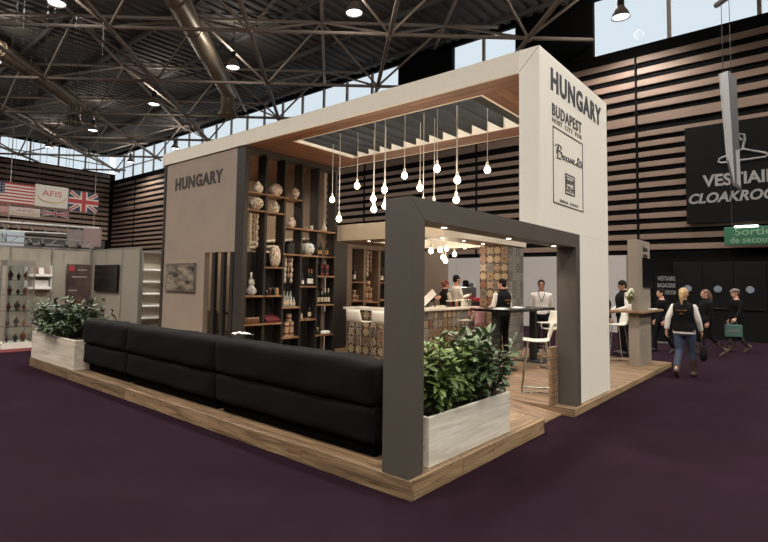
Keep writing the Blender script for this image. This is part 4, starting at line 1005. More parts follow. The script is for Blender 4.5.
# ---- high tables and stools
ht = empty('high_table', (6.2, 2.0, DK), label='long black high table between planter and tiled column', cat='table')
TZ = 1.245
ta = px(510, 313, 2, TZ - .045); te = px(551, 309.5, 2, TZ - .045)
TXa, TXb, TYa = ta.x, min(te.x, 8.0), ta.y; TYb = TYa + .75
MB().box(TXa, TXb, TYa, TYb, TZ - .045, TZ, .004).obj('table_top', m_blackp, ht)
for xx in (TXa + .15, TXb - .3): MB().box(xx, xx + .12, TYa + .32, TYa + .44, DK + .022, TZ - .046).obj('leg', m_black, ht)
for xx in (TXa + .21, TXb - .24): MB().box(xx - .3, xx + .3, TYa + .08, TYa + .68, DK + .003, DK + .021).obj('base_plate', m_black, ht)
for i, (fx, fy) in enumerate(((.12, .3), (.3, .5), (.5, .35), (.68, .5))):
    x = TXa + (TXb - TXa) * fx; y = TYa + fy; tag(MB().box(x - .14, x + .14, y - .1, y + .1, TZ + .001, TZ + .008).obj('leaflet', m_paper), ['leftmost', 'second', 'third', 'rightmost'][i] + ' white leaflet on the black high table', 'leaflet', 'leaflets on the high table')

def make_stool():
    e = empty('bar_stool', (0, 0, 0))
    # shell: seat curving into a low back (back towards -y), seat height .78
    mb = MB(); n = 10; prof = []
    for i in range(n + 1):
        t = i / n
        if t < .55: a = t / .55; prof.append((.20 - .36 * a, .775 - .012 * sin(pi * a)))
        else: a = (t - .55) / .45; prof.append((-.16 - .055 * sin(a * pi / 2) - .02 * a, .775 + .26 * a ** 1.25))
    vs = []; fs = []; W_ = 7
    for i, (y, z) in enumerate(prof):
        for j in range(W_):
            s = -1 + 2 * j / (W_ - 1); w = .205 if i < n - 1 else .19
            vs.append((s * w, y + .03 * s * s * (1 if i > 6 else 0), z + .012 * s * s * (1 if i < 7 else 0)))
    m0 = len(vs); vs += [(x, y + (-.014 if i // W_ > 6 else 0), z - (.016 if i // W_ <= 6 else .0)) for i, (x, y, z) in enumerate(vs)]
    for i in range(n):
        for j in range(W_ - 1):
            a = i * W_ + j; fs.append((a, a + 1, a + W_ + 1, a + W_)); fs.append((m0 + a, m0 + a + W_, m0 + a + W_ + 1, m0 + a + 1))
    for j in range(W_ - 1): fs.append((j + 1, j, m0 + j, m0 + j + 1)); a = n * W_ + j; fs.append((a, a + 1, m0 + a + 1, m0 + a))
    for i in range(n): a = i * W_; fs.append((a, a + W_, m0 + a + W_, m0 + a)); a += W_ - 1; fs.append((a + W_, a, m0 + a, m0 + a + W_))
    mb.add(vs, fs); mb.obj('seat_shell', m_plast_w, e, True, 'all')
    for sx in (-1, 1):
        x1, x2 = .15 * sx, .21 * sx
        for sy in (-1, 1): MB().tube([(x1, .13 * sy, .755), (x2, .22 * sy, .012)], .011, 8).obj('leg', m_chrome, e, True)
        MB().tube([(x2, -.22, .012), (x2, .22, .012)], .011, 8).obj('runner', m_chrome, e, True)
    MB().tube([(-.192, .195, .25), (.192, .195, .25)], .010, 8).obj('footrest', m_chrome, e, True)
    MB().tube([(-.21, .22, .012), (.21, .22, .012)], .010, 8).obj('stretcher', m_chrome, e, True)
    MB().box(-.15, .15, -.13, .13, .748, .757).obj('seat_plate', m_silver, e, True)
    return e
def face_to_(dx, dy): return atan2(dy, dx) - pi / 2
proto = make_stool(); first = True
def stool(x, y, rz, label):
    global first
    s = proto if first else copy_tree(proto); first = False
    s.location = (x, y, DK + .004); s.rotation_euler = (0, 0, rz); tag(s, label, 'stool', 'white bar stools'); return s
stool(4.55, .83, radians(24), 'white bar stool nearest the portal post, its back seen from the side')
stool(TXb - 1.0, TYa - .4, radians(-20), 'white bar stool facing away with a broad white back by the high table')
stool(TXb + .55, TYa + .35, radians(60), 'white bar stool at the far end of the high table')
p = px(355, 318, 0, 5.02); stool(5.1, p.y - .05, radians(-90), 'white bar stool at the left end of the tiled bar')
p = px(381, 318, 0, 5.02); stool(5.1, p.y - .05, radians(-90), 'white bar stool at the tiled bar half hidden by the portal post')
sp = px(467, 330, 1, 3.72); st = stool(sp.x - .1, 3.62, radians(0), 'white bar stool with a pink shawl over its back before the bar')
m_pink = mat('pink_cloth', (190, 140, 140), .85, var=.12, scale=12)
sw = empty('pink_shawl', (sp.x, 3.4, .9), label='dusty pink shawl hung over a stool back at the bar', cat='cloth')
mb = MB(); vs = []; fs = []; nn = 9
for i in range(13):
    t = i / 12; a = (t - .5) * 2
    for j in range(nn):
        s = -1 + 2 * j / (nn - 1); yy = 3.62 - .232 + (.10 if a > 0 else -.06) * min(1, abs(a) * 4) + .01 * sin(s * 9 + i)
        vs.append((sp.x - .1 + s * (.24 + .03 * abs(a)), yy, DK + 1.085 - abs(a) ** 1.4 * (.20 if a > 0 else .42) + .008 * sin(s * 11)))
for i in range(12):
    for j in range(nn - 1): a = i * nn + j; fs.append((a, a + 1, a + nn + 1, a + nn))
mb.add(vs, fs); o = mb.obj('drape', m_pink, sw, smooth='all'); sd = o.modifiers.new('th', 'SOLIDIFY'); sd.thickness = .008
# stool and flowers by the kiosk come with the kiosk below
# wooden side panel behind the right portal post
tag(MB().box(px(549.5, 380, 1, .32).x, 3.93, .296, .335, DK + .003, px(551, 347, 1, .32).z, .003).obj('wood_panel', wd_x), 'brown timber side panel behind the right post of the portal', 'panel')

# ---- sofa modules along the plinth (backs outwards)
def cushion(name, x0, x1, y0, y1, z0, z1, r, m, parent, seed, puff=.02):
    mb = MB(); nx_, ny_, nz_ = 6, 18, 6; R_ = random.Random(seed); ph = [R_.uniform(0, 6) for _ in range(6)]
    bm = bmesh.new()
    def grid(f, na, nb, flip):
        g = [[f(i / na, j / nb) for j in range(nb + 1)] for i in range(na + 1)]; vs = []; fs = []
        for row in g: vs += row
        for i in range(na):
            for j in range(nb):
                a = i * (nb + 1) + j; q_ = (a, a + nb + 1, a + nb + 2, a + 1); fs.append(q_[::-1] if flip else q_)
        mb.add(vs, fs)
    cx, cy, cz = (x0 + x1) / 2, (y0 + y1) / 2, (z0 + z1) / 2; hx, hy, hz = (x1 - x0) / 2, (y1 - y0) / 2, (z1 - z0) / 2
    def sp_(a, b, c):                       # rounded box point from cube coords in [-1,1]
        p = Vector((a * hx, b * hy, c * hz)); q_ = Vector((max(-hx + r, min(hx - r, p.x)), max(-hy + r, min(hy - r, p.y)), max(-hz + r, min(hz - r, p.z))))
        d = p - q_; p = q_ + (d.normalized() * r if d.length > 1e-6 else d)
        bul = puff * (1 - (b ** 6)) * (1 - (c ** 4)); p.x += (bul if a > 0 else -bul) * abs(a)
        p.z += (.005 * sin(b * 5 + ph[0]) + .005 * sin(b * 11 + ph[1])) * (c if c > 0 else 0) + puff * .6 * (1 - b ** 4) * max(0, c)
        p.x += .006 * sin(b * 7 + c * 3 + ph[2])
        return (p.x + cx, p.y + cy, p.z + cz)
    e_ = lambda t: math.copysign(abs(2 * t - 1) ** .6, 2 * t - 1)
    for s in (-1, 1):
        grid(lambda i, j, s=s: sp_(s, e_(i), e_(j)), ny_, nz_, s < 0); grid(lambda i, j, s=s: sp_(e_(i), s, e_(j)), nx_, nz_, s > 0); grid(lambda i, j, s=s: sp_(e_(i), e_(j), s), nx_, ny_, s < 0)
    o = mb.obj(name, m, parent, smooth='all')
    b_ = bmesh.new(); b_.from_mesh(o.data); bmesh.ops.remove_doubles(b_, verts=b_.verts, dist=1e-4); bmesh.ops.recalc_face_normals(b_, faces=b_.faces); b_.to_mesh(o.data); b_.free()
    for p_ in o.data.polygons: p_.use_smooth = True
    return o
for k, (a, b, lab) in enumerate(((.50, 2.90, 'black velvet sofa section nearest the portal post, back to the aisle'), (2.91, 5.14, 'black velvet sofa section in the middle of the row'), (5.15, 6.70, 'black velvet sofa section beside the left planter'))):
    so = empty('sofa', (.6, (a + b) / 2, PL), label=lab, cat='sofa', group='black sofa sections')
    MB().box(.235, 1.02, a + .06, b - .06, PL + .002, .295).obj('base', m_sofa_base, so)
    cushion('lower_back', .14, .45, a + .006, b - .006, .297, .618, .035, m_sofa, so, k, .012)
    cushion('upper_back', .115, .46, a + .004, b - .004, .62, 1.005, .045, m_sofa, so, k + 10, .014)
    cushion('seat_cushion', .485, 1.06, a + .006, b - .006, .305, .58, .06, m_sofa, so, k + 20)
# paper on the sofa top
p = px(242, 335.5, 2, 1.01); pa = MB()
vs = []; fs = []; R_ = random.Random(5)
for i in range(6):
    for j in range(6): vs.append((p.x + (i - 2.5) * .035 + R_.uniform(-.008, .008), p.y + (j - 2.5) * .05 + R_.uniform(-.012, .012), 1.02 + R_.uniform(0, .035)))
for i in range(5):
    for j in range(5): a = i * 6 + j; fs.append((a, a + 6, a + 7, a + 1))
pa.add(vs, fs); o = pa.obj('crumpled_napkin', m_paper); sd = o.modifiers.new('th', 'SOLIDIFY'); sd.thickness = .006; tag(o, 'crumpled white napkin lying on top of the black sofa back', 'napkin')

# ---- planters
def planter(x0, x1, y0, y1, z0, z1, label, m, cap=None):
    e = empty('planter_box', ((x0 + x1) / 2, (y0 + y1) / 2, z0), label=label, cat='planter', group='white planters')
    t = .03
    piece('side_panel', x0, x1, y0, y0 + t, z0, z1, m, e, b=.004); piece('side_panel', x0, x1, y1 - t, y1, z0, z1, m, e, b=.004)
    piece('end_panel', x0, x0 + t, y0 + t, y1 - t, z0, z1, m, e, b=.004); piece('end_panel', x1 - t, x1, y0 + t, y1 - t, z0, z1, m, e, b=.004)
    MB().box(x0 + t, x1 - t, y0 + t, y1 - t, z0 + .01, z1 - .05).obj('soil', m_soil, e); return e
PF = (.335, 1.90, .055, .47, PL + .002, .585)
planter(*PF, 'whitewashed wooden planter box beside the portal post, front right', wwash_x)
PLB = (.012, .50, 6.73, 8.78, PL + .002, .66)
planter(*PLB, 'whitewashed wooden planter box at the far left end of the sofa row', wwash_y)

def leafmat(name, c1, c2):
    m, nt, b, N, LK = nodes(name); b.inputs['Roughness'].default_value = .42
    nz = N('ShaderNodeTexNoise'); nz.inputs['Scale'].default_value = 5; tc = N('ShaderNodeTexCoord'); LK(tc.outputs['Object'], nz.inputs['Vector'])
    oi = N('ShaderNodeObjectInfo'); ad = N('ShaderNodeMath'); ad.operation = 'ADD'; LK(nz.outputs['Fac'], ad.inputs[0]); LK(oi.outputs['Random'], ad.inputs[1])
    mr = N('ShaderNodeMapRange'); mr.inputs[1].default_value = .3; mr.inputs[2].default_value = 1.3; LK(ad.outputs[0], mr.inputs[0])
    mx = N('ShaderNodeMix'); mx.data_type = 'RGBA'; mx.inputs[6].default_value = col(c1); mx.inputs[7].default_value = col(c2); LK(mr.outputs[0], mx.inputs[0]); LK(mx.outputs[2], b.inputs['Base Color'])
    try: b.inputs['Subsurface Weight'].default_value = 0
    except Exception: pass
    return m
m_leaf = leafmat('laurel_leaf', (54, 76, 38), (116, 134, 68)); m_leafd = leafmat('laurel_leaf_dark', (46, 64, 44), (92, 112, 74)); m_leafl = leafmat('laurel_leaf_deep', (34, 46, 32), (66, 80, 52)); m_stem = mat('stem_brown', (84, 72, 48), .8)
def leaf_geo(L_, W_):
    """narrow pointed leaf, folded along the midrib and drooping, along +x"""
    pts = [(0, .0, 0), (.25, .8, .0), (.55, 1.0, -.03), (.8, .62, -.09), (1, 0, -.17)]; vs = []; fs = []
    for t, w, d in pts:
        vs += [(t * L_, w * W_ / 2, d * L_ + .12 * w * W_), (t * L_, 0, d * L_), (t * L_, -w * W_ / 2, d * L_ + .12 * w * W_)]
    for i in range(4):
        a = i * 3; fs += [(a, a + 3, a + 4, a + 1), (a + 1, a + 4, a + 5, a + 2)]
    return vs, fs
def shrub(x, y, z, h, rx, ry, n_stem, per, leaf, single, seed, label, group, m):
    bx_ = PF if x > .2 and y < 2 else PLB; i0, i1, j0, j1, zt_ = bx_[0] + .045, bx_[1] - .045, bx_[2] + .045, bx_[3] - .045, bx_[5]; z = zt_ - .053
    R_ = random.Random(seed); e = empty('laurel_shrub', (x, y, z), label=label, cat='shrub', group=group)
    fol = MB(); cand = []; stems = MB()
    for s in range(n_stem):
        a = R_.uniform(0, 2 * pi); q_ = sqrt(R_.random()); tx, ty = rx * q_ * cos(a), ry * q_ * sin(a); hh = h * R_.uniform(.62, 1.0) * (1 - .25 * q_ * q_)
        b0_ = Vector((max(i0, min(i1, x + tx * .45)), max(j0, min(j1, y + ty * .45)), z)); tip = Vector((x + tx, y + ty, z + hh)); mid = (b0_ + tip) / 2 + Vector((tx * .1, ty * .1, hh * .08))
        rim = Vector((b0_.x, b0_.y, zt_ + .02)); stems.tube([b0_, rim, mid, tip] if mid.z > zt_ + .04 else [b0_, rim, tip], [.006, .006, .005, .003] if mid.z > zt_ + .04 else [.006, .006, .003], 5)
        for k in range(per):
            t = .12 + .88 * (k + R_.random()) / per
            p = b0_.lerp(mid, t * 2) if t < .5 else mid.lerp(tip, t * 2 - 1)
            az = k * 2.4 + R_.uniform(-.5, .5) + s; el = R_.uniform(-.5, .65) + (.5 if t > .9 else 0)
            L_ = leaf * R_.uniform(.75, 1.25); W_ = L_ * R_.uniform(.34, .44)
            M = Matrix.Translation(p) @ Matrix.Rotation(az, 4, 'Z') @ Matrix.Rotation(-el, 4, 'Y') @ Matrix.Rotation(R_.uniform(-.5, .5), 4, 'X')
            hit = False; V_ = [M @ Vector(v) for v in leaf_geo(L_, W_)[0]]; low = [v for v in V_ if v.z < zt_ + .012]
            if low:
                ins = [i0 - .01 < v.x < i1 + .01 and j0 - .01 < v.y < j1 + .01 for v in V_]; outs = [not (bx_[0] - .006 < v.x < bx_[1] + .006 and bx_[2] - .006 < v.y < bx_[3] + .006) for v in V_]
                hit = not (all(ins) and min(v.z for v in V_) > z + .004) and not all(outs)
            if not hit: cand.append((M, L_, W_, p))
    stems.obj('stem', m_stem, e)
    cand.sort(key=lambda c: (c[3] - CAMP).length)
    vs0, fs0 = leaf_geo(1, .39); me = MB().add(vs0, fs0).mesh('leaf', [m], True)
    for i, (M, L_, W_, p) in enumerate(cand):
        if i < single:
            o = link('leaf', me, None); mw = M @ Matrix.Diagonal((L_, L_, L_, 1)); o.location, rq, o.scale = mw.decompose(); o.rotation_euler = rq.to_euler(); attach(o, e)
        else:
            vs, fs = leaf_geo(L_, W_); fol.add([M @ Vector(v) for v in vs], fs)
    o = fol.obj('foliage', m, e, smooth='all'); tag(o, kind='stuff'); return e
G = 'laurel shrubs in the front planter'
shrub(.58, .24, .50, .66, .30, .20, 24, 24, .12, 90, 1, 'bright green laurel shrub next to the portal post', G, m_leaf)
shrub(.93, .24, .50, .70, .32, .24, 24, 24, .12, 90, 2, 'green laurel shrub in the middle of the front planter, left of centre', G, m_leaf)
shrub(1.30, .27, .50, .76, .32, .30, 24, 24, .12, 90, 3, 'dark laurel shrub right of centre in the front planter', G, m_leafd)
shrub(1.66, .27, .50, .80, .42, .36, 28, 24, .12, 90, 4, 'tall dark laurel shrub at the right end of the front planter', G, m_leafd)
G = 'laurel shrubs in the left planter'
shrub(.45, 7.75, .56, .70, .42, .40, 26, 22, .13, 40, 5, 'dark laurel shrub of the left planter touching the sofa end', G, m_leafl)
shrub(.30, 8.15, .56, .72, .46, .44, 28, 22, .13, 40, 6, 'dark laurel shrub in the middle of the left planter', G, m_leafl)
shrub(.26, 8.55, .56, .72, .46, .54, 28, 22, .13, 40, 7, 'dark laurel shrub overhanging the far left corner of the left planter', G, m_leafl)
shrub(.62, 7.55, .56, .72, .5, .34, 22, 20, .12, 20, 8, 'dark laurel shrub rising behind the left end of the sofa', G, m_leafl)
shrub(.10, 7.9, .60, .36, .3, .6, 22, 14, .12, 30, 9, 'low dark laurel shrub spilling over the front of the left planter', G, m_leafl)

# ---- concrete kiosk
kx0, kx1, ky0, ky1 = 8.55, 9.55, .32, .52
kk = empty('kiosk_pillar', (9, .42, DK), label='grey concrete information kiosk with a black screen and table board', cat='kiosk')
MB().box(kx0, kx1, ky0, ky1, DK + .004, 2.70, .004).obj('pillar', m_concrete2, kk)
s0, s1 = px(642, 257, 1, ky0), px(651.8, 287, 1, ky0)
MB().box(s0.x, s1.x, ky0 - .02, ky0 - .001, px(647, 288, 1, ky0).z, px(647, 258.5, 1, ky0).z, .004).obj('screen', m_blackp, kk)
lettering('Bocuse', (kx0 + .38, ky0 - .001, 2.47), (1, 0, 0), (0, 0, 1), .4, .13, m_letter2, kk, bold=.0, shear=.4, depth=.005); lettering('EUROPE', (kx0 + .38, ky0 - .001, 2.33), (1, 0, 0), (0, 0, 1), .4, .09, m_letter2, kk, bold=.03, depth=.005)
wd_k = wood('kiosk_board_wood', (160, 128, 96), (110, 82, 58), 0, rnd=.05)
zk = 1.19; kt = empty('kiosk_board', (9, .4, zk), label='timber table board fixed around the kiosk pillar', cat='table')
MB().box(kx0 - .18, kx1 + .55, ky0 - .14, ky0 - .022, zk, zk + .045, .004).obj('front_plank', wd_k, kt); MB().box(kx0 - .18, kx0 - .003, ky0 - .02, ky1 + .3, zk, zk + .045, .004).obj('end_plank', wd_k, kt); MB().box(kx0, kx1 + .55, ky1 + .003, ky1 + .3, zk, zk + .045, .004).obj('rear_plank', wd_k, kt)
vz = empty('flower_vase', (kx0 - .09, ky0 + .16, zk + .046), label='white flowers in a small pale vase on the kiosk board', cat='vase')
vx, vy, vz_ = kx0 - .09, ky0 + .16, zk + .046
MB().lathe([(.034, 0), (.042, .01), (.042, .12), (.038, .13)], (vx, vy, vz_), 14).obj('vase', m_plast_w, vz, smooth='all')
m_petal = mat('white_petal', (222, 218, 196), .7, var=.08); mbf = MB(); mbs = MB(); R_ = random.Random(2)
for k in range(9):
    a = k * 2.4; r_ = .03 + .05 * R_.random(); t = (vx + r_ * cos(a), vy + r_ * sin(a), vz_ + .27 + .14 * R_.random()); mbs.tube([(vx, vy, vz_ + .12), t], .004, 5)
    o = MB().lathe([(.004, -.03), (.022, -.015), (.03, .01), (.024, .035), (.012, .045)], t, 8).obj('blossom', m_petal, vz, smooth='all')
for k in range(10):
    a = k * .63; vs, fs = leaf_geo(.2, .035); M = Matrix.Translation((vx, vy, vz_ + .14)) @ Matrix.Rotation(a, 4, 'Z') @ Matrix.Rotation(-1.15, 4, 'Y'); MB().add([M @ Vector(v) for v in vs], fs).obj('leaf', m_leaf, vz)
mbs.obj('stems', m_leaf, vz)
tag(MB().box(kx0 + .6, kx0 + 1.0, ky0 - .13, ky0 - .03, zk + .046, zk + .075, .003).obj('leaflet_stack', m_paper), 'stack of dark-edged leaflets on the kiosk board', 'leaflet')
stool(9.35, .98, face_to_(-.6, .8), 'white bar stool beside the concrete kiosk')
# ================================================================== NEIGHBOURING BOOTH, FLAGS
YB = 13.2
m_bpanel = mat('booth_panel_cream', (146, 139, 125), .7, var=.03); m_alu = mat('booth_aluminium', (140, 138, 134), .4, .6, var=.05); m_redc = mat('red_carpet', (92, 20, 20), .9, var=.1)
bo = empty('booth_wall', (1.5, YB, 0), label='cream modular booth walls with aluminium posts behind the left planter', cat='wall')
bxs = [-2.2, -1.2, -.2, .8, 1.8, 2.85]
for a, b in zip(bxs[:-1], bxs[1:]): piece('wall_panel', a + .03, b - .03, YB, YB + .04, .02, 2.46, m_bpanel, bo, b=.002)
for x in bxs: piece('aluminium_post', x - .025, x + .025, YB - .015, YB + .055, 0, 2.5, m_alu, bo, b=.004)
piece('top_rail', -2.2, 2.85, YB - .01, YB + .05, 2.46, 2.5, m_alu, bo, b=.003)
bys = [13.16, 12.2, 11.25, 10.3]
for a, b in zip(bys[1:], bys[:-1]): piece('wall_panel', 2.86, 2.90, a + .02, b - .02, .02, 2.46, m_bpanel, bo, b=.002)
for y in bys[1:]: piece('aluminium_post', 2.855, 2.905, y - .025, y + .025, 0, 2.5, m_alu, bo, b=.004)
piece('top_rail', 2.86, 2.9, 10.3, 13.16, 2.462, 2.5, m_alu, bo, b=.003)
tag(MB().box(-2.2, 2.84, 11.0, YB - .02, .001, .012).obj('booth_carpet', m_redc), 'red carpet of the neighbouring booth', 'carpet')
# lighting truss over the booth
tr = empty('booth_truss', (.5, 12.9, 2.7), label='thin aluminium truss with small spotlights over the cream booth', cat='truss')
MB().box(-2.2, 2.9, 13.2, 13.24, 2.56, 2.6).obj('lower_rail', m_alu, tr); MB().box(-2.2, 2.9, 13.2, 13.24, 2.74, 2.77).obj('upper_rail', m_alu, tr)
for k in range(16): MB().tube([(-2.1 + k * .32, 13.22, 2.6), (-1.94 + k * .32, 13.22, 2.74)], .01, 5).obj('lattice_bar', m_alu, tr)
for x in (-2.0, 2.8): MB().box(x - .03, x + .03, 13.19, 13.25, 2.501, 2.56).obj('upright', m_alu, tr)
for x in (1.2, 1.5, 2.1, 2.45): MB().tube([(x, 13.16, 2.66), (x, 13.06, 2.56)], .05, 10).obj('spotlight', m_black, tr)
# brochure shelf
rk0, rk1 = px(26, 285, 1, 13.0).x, px(51.5, 285, 1, 13.0).x
bsf = empty('brochure_rack', (.95, 13.1, 1.1), label='white wall rack with rows of brochures in the cream booth', cat='rack')
for k, z in enumerate((1.36, 1.70)):
    MB().box(rk0, rk1, 12.98, 13.19, z, z + .03).obj('shelf', m_paper, bsf)
    MB().box(rk0, rk1, 12.965, 12.978, z + .01, z + .07).obj('lip', m_paper, bsf)
for x in (rk0, rk1 - .02): MB().box(x, x + .02, 13.0, 13.19, 1.3, 2.0).obj('side', m_paper, bsf)
m_br = [mat('brochure_brown', (96, 62, 56), .5, var=.4, scale=12), mat('brochure_pale', (196, 192, 184), .5, var=.05), mat('brochure_red', (120, 96, 88), .5, var=.3, scale=10)]
for k, z in enumerate((1.35, 1.69)):
    for j in range(4):
        x = rk0 + .05 + j * (rk1 - rk0 - .10) / 4; o = MB().box(0, .125, 0, .008, 0, .22).xf(Matrix.Translation((x, 13.02, z + .045)) @ Matrix.Rotation(radians(-20), 4, 'X')).obj('brochure', m_br[(j + k * 2) % 3 if k else (1 if j > 0 else 0)])
        tag(o, ['leftmost', 'second', 'third', 'rightmost'][j] + ' brochure on the ' + ('upper' if k else 'middle') + ' row of the white rack', 'brochure', 'brochures in the rack')
# glass showcase
gx0, gx1, gy0, gy1 = .28, .88, 11.55, 12.05
gc = empty('glass_showcase', (.55, 11.8, 0), label='glass display case with dark red ornaments at the left edge', cat='cabinet')
MB().box(gx0 - .03, gx1 + .03, gy0 - .03, gy1 + .03, .013, .14).obj('plinth', m_plast_w, gc); MB().box(gx0, gx1, gy0, gy1, 1.95, 2.08).obj('cap', m_alu, gc)
for x in (gx0 + .012, gx1 - .012):
    for y in (gy0 + .012, gy1 - .012): MB().box(x - .012, x + .012, y - .012, y + .012, .142, 1.948).obj('corner_post', m_alu, gc)
for z in (.5, .87, 1.25, 1.6): MB().box(gx0 + .005, gx1 - .005, gy0 + .005, gy1 - .005, z, z + .012).obj('glass_shelf', m_glassclear, gc)
MB().box(gx0 + .03, gx1 - .03, gy0 + .001, gy0 + .006, .15, 1.94).obj('glass_door', m_glassclear, gc)
m_orn = [mat('ornament_wine', (84, 30, 34), .35, var=.2), mat('ornament_dark', (40, 34, 34), .4), mat('ornament_rust', (130, 66, 44), .4, var=.2)]
k = 0
for z in (.142, .513, .883, 1.263, 1.613):
    for dx in (.14, .32, .48):
        s = .6 + .5 * ((k * 7) % 5) / 5; x, y = gx0 + dx, 11.8
        o = MB().lathe([(.05 * s, 0), (.03 * s, .04 * s), (.07 * s, .10 * s), (.06 * s, .15 * s), (.02 * s, .2 * s), (.012 * s, .24 * s)], (x, y, z + .002), 12).obj('ornament', m_orn[k % 3], smooth='all')
        row = ['bottom', 'second lowest', 'middle', 'second highest', 'top'][int(k / 3)]
        tag(o, ['left', 'middle', 'right'][k % 3] + ' ornament on the ' + row + ' level of the glass showcase', 'ornament', 'ornaments in the showcase'); k += 1
# poster and screen
def postermat():
    m, nt, b, N, LK = nodes('poster_print'); b.inputs['Roughness'].default_value = .5
    nz = N('ShaderNodeTexNoise'); nz.inputs['Scale'].default_value = 3.0; nz.inputs['Detail'].default_value = 6; tc = N('ShaderNodeTexCoord'); LK(tc.outputs['Object'], nz.inputs['Vector'])
    cr = N('ShaderNodeValToRGB'); e = cr.color_ramp.elements; e[0].color = col((46, 36, 36)); e[0].position = .35; e[1].color = col((104, 78, 70)); e[1].position = .75; LK(nz.outputs['Fac'], cr.inputs[0]); LK(cr.outputs[0], b.inputs['Base Color']); return m
po = empty('food_poster', (2.3, 13.1, .9), label='dark brown poster with a red corner mark on the cream booth wall', cat='poster')
pa_, pb_ = px(67.5, 264, 1, 13.12), px(95, 310, 1, 13.12); pb_.x = min(pb_.x, 2.82)
MB().box(pa_.x, pb_.x, 13.12, 13.15, pb_.z, pa_.z).obj('board', postermat(), po)
MB().box(pa_.x + .05, pa_.x + .19, 13.112, 13.119, pa_.z - .2, pa_.z - .05).obj('red_mark', mat('poster_red', (150, 44, 48), .5), po)
m_ptxt = mat('poster_text', (160, 150, 140), .6)
for z, w0, w1 in ((.14, .28, .54), (.34, .13, .54), (.72, .06, .28)): MB().box(pa_.x + w0, pa_.x + w1, 13.113, 13.119, pa_.z - z - .03, pa_.z - z).obj('text_line', m_ptxt, po)
MB().lathe([(.2, -.004), (.2, .004)], (0, 0, 0), 18, 1, .7).xf(Matrix.Translation(((pa_.x + pb_.x) / 2, 13.113, pb_.z + .14)) @ Matrix.Rotation(pi / 2, 4, 'X')).obj('dish_print', mat('poster_orange', (112, 76, 58), .6, var=.2), po)
bt = empty('booth_screen', (2.8, 12.6, 1.5), label='black flat screen on the side wall of the cream booth', cat='screen')
sa, sb = px(95.5, 265, 0, 2.80), px(117, 292, 0, 2.80)
MB().box(2.78, 2.84, min(sb.y, sa.y) , min(13.0, max(sa.y, sb.y)), sb.z, sa.z, .006).obj('housing', m_blackp, bt); MB().box(2.84, 2.858, 12.32, 12.5, sb.z + .1, sa.z - .1).obj('bracket', m_black, bt)
# lit white cabinet between booth and stand
wc = empty('shelf_cabinet', (3.7, 11.9, 0), label='open cabinet with white slanted shelves beside the brown wall', cat='cabinet')
ca, cb_ = px(141, 290, 1, 12.0).x, px(168, 290, 1, 12.0).x
m_cabin = mat('cabinet_pale', (200, 190, 172), .6, var=.04)
MB().box(ca, cb_, 12.35, 12.4, .01, 2.5).obj('back_panel', m_cabin, wc); MB().box(ca, ca + .05, 12.0, 12.35, .01, 2.5).obj('side_panel', m_alu, wc); MB().box(cb_ - .05, cb_, 12.0, 12.35, .01, 2.5).obj('side_panel', m_alu, wc)
for z in (.55, .9, 1.25, 1.6, 1.95): MB().box(-.0, cb_ - ca - .1, -.14, .14, 0, .03).xf(Matrix.Translation((ca + .05, 12.18, z)) @ Matrix.Rotation(radians(12), 4, 'X')).obj('shelf', m_paper, wc)
MB().box(ca + .05, cb_ - .05, 12.0, 12.35, 2.44, 2.5).obj('top', m_alu, wc)

# flags and banners hanging over the aisle
m_fr, m_fw, m_fb = mat('flag_red', (140, 44, 48), .8, var=.05), mat('flag_white', (170, 165, 156), .8, var=.04), mat('flag_blue', (36, 40, 66), .8, var=.05)
m_org = mat('logo_orange', (190, 140, 70), .7); m_lred = mat('logo_red', (158, 74, 78), .7)
def us_flag(e, x0, x1, z0, z1, y):
    h = (z1 - z0) / 13
    r, w = MB(), MB()
    for k in range(13): (r if k % 2 == 0 else w).box(x0, x1, y, y + .01, z1 - (k + 1) * h, z1 - k * h)
    r.obj('red_stripes', m_fr, e); w.obj('white_stripes', m_fw, e)
    cw = (x1 - x0) * .42; cn = MB().box(x0, x0 + cw, y - .004, y - .0005, z1 - 7 * h, z1).obj('canton', m_fb, e)
    st = MB()
    for i in range(7):
        for j in range(4): st.box(x0 + cw * (i + .35) / 7, x0 + cw * (i + .65) / 7, y - .007, y - .0045, z1 - 7 * h * (j + .65) / 4, z1 - 7 * h * (j + .35) / 4)
    st.obj('stars', m_fw, cn)
def uk_flag(e, x0, x1, z0, z1, y):
    W_, H_ = x1 - x0, z1 - z0; cx, cz = (x0 + x1) / 2, (z0 + z1) / 2
    MB().box(x0, x1, y, y + .01, z0, z1).obj('blue_field', m_fb, e)
    def diag(t, off, m, name):
        mb = MB(); d = Vector((W_, 0, H_)).normalized(); n = Vector((-d.z, 0, d.x))
        for s in (1, -1):
            dd = Vector((d.x, 0, d.z * s)); nn = Vector((-dd.z, 0, dd.x)); L_ = sqrt(W_ * W_ + H_ * H_) / 2 - t * 1.15
            c = Vector((cx, y - off, cz)); q_ = [c + dd * L_ + nn * t, c - dd * L_ + nn * t, c - dd * L_ - nn * t, c + dd * L_ - nn * t]
            mb.add([tuple(p_) for p_ in q_], [(0, 1, 2, 3)])
        mb.obj(name, m, e)
    diag(H_ * .09, .003, m_fw, 'white_saltire'); diag(H_ * .035, .005, m_fr, 'red_saltire')
    MB().box(x0, x1, y - .008, y - .006, cz - H_ * .17, cz + H_ * .17).box(cx - H_ * .17, cx + H_ * .17, y - .0081, y - .0061, z0, z1).obj('white_cross', m_fw, e)
    MB().box(x0, x1, y - .011, y - .009, cz - H_ * .10, cz + H_ * .10).box(cx - H_ * .10, cx + H_ * .10, y - .0111, y - .0091, z0, z1).obj('red_cross', m_fr, e)
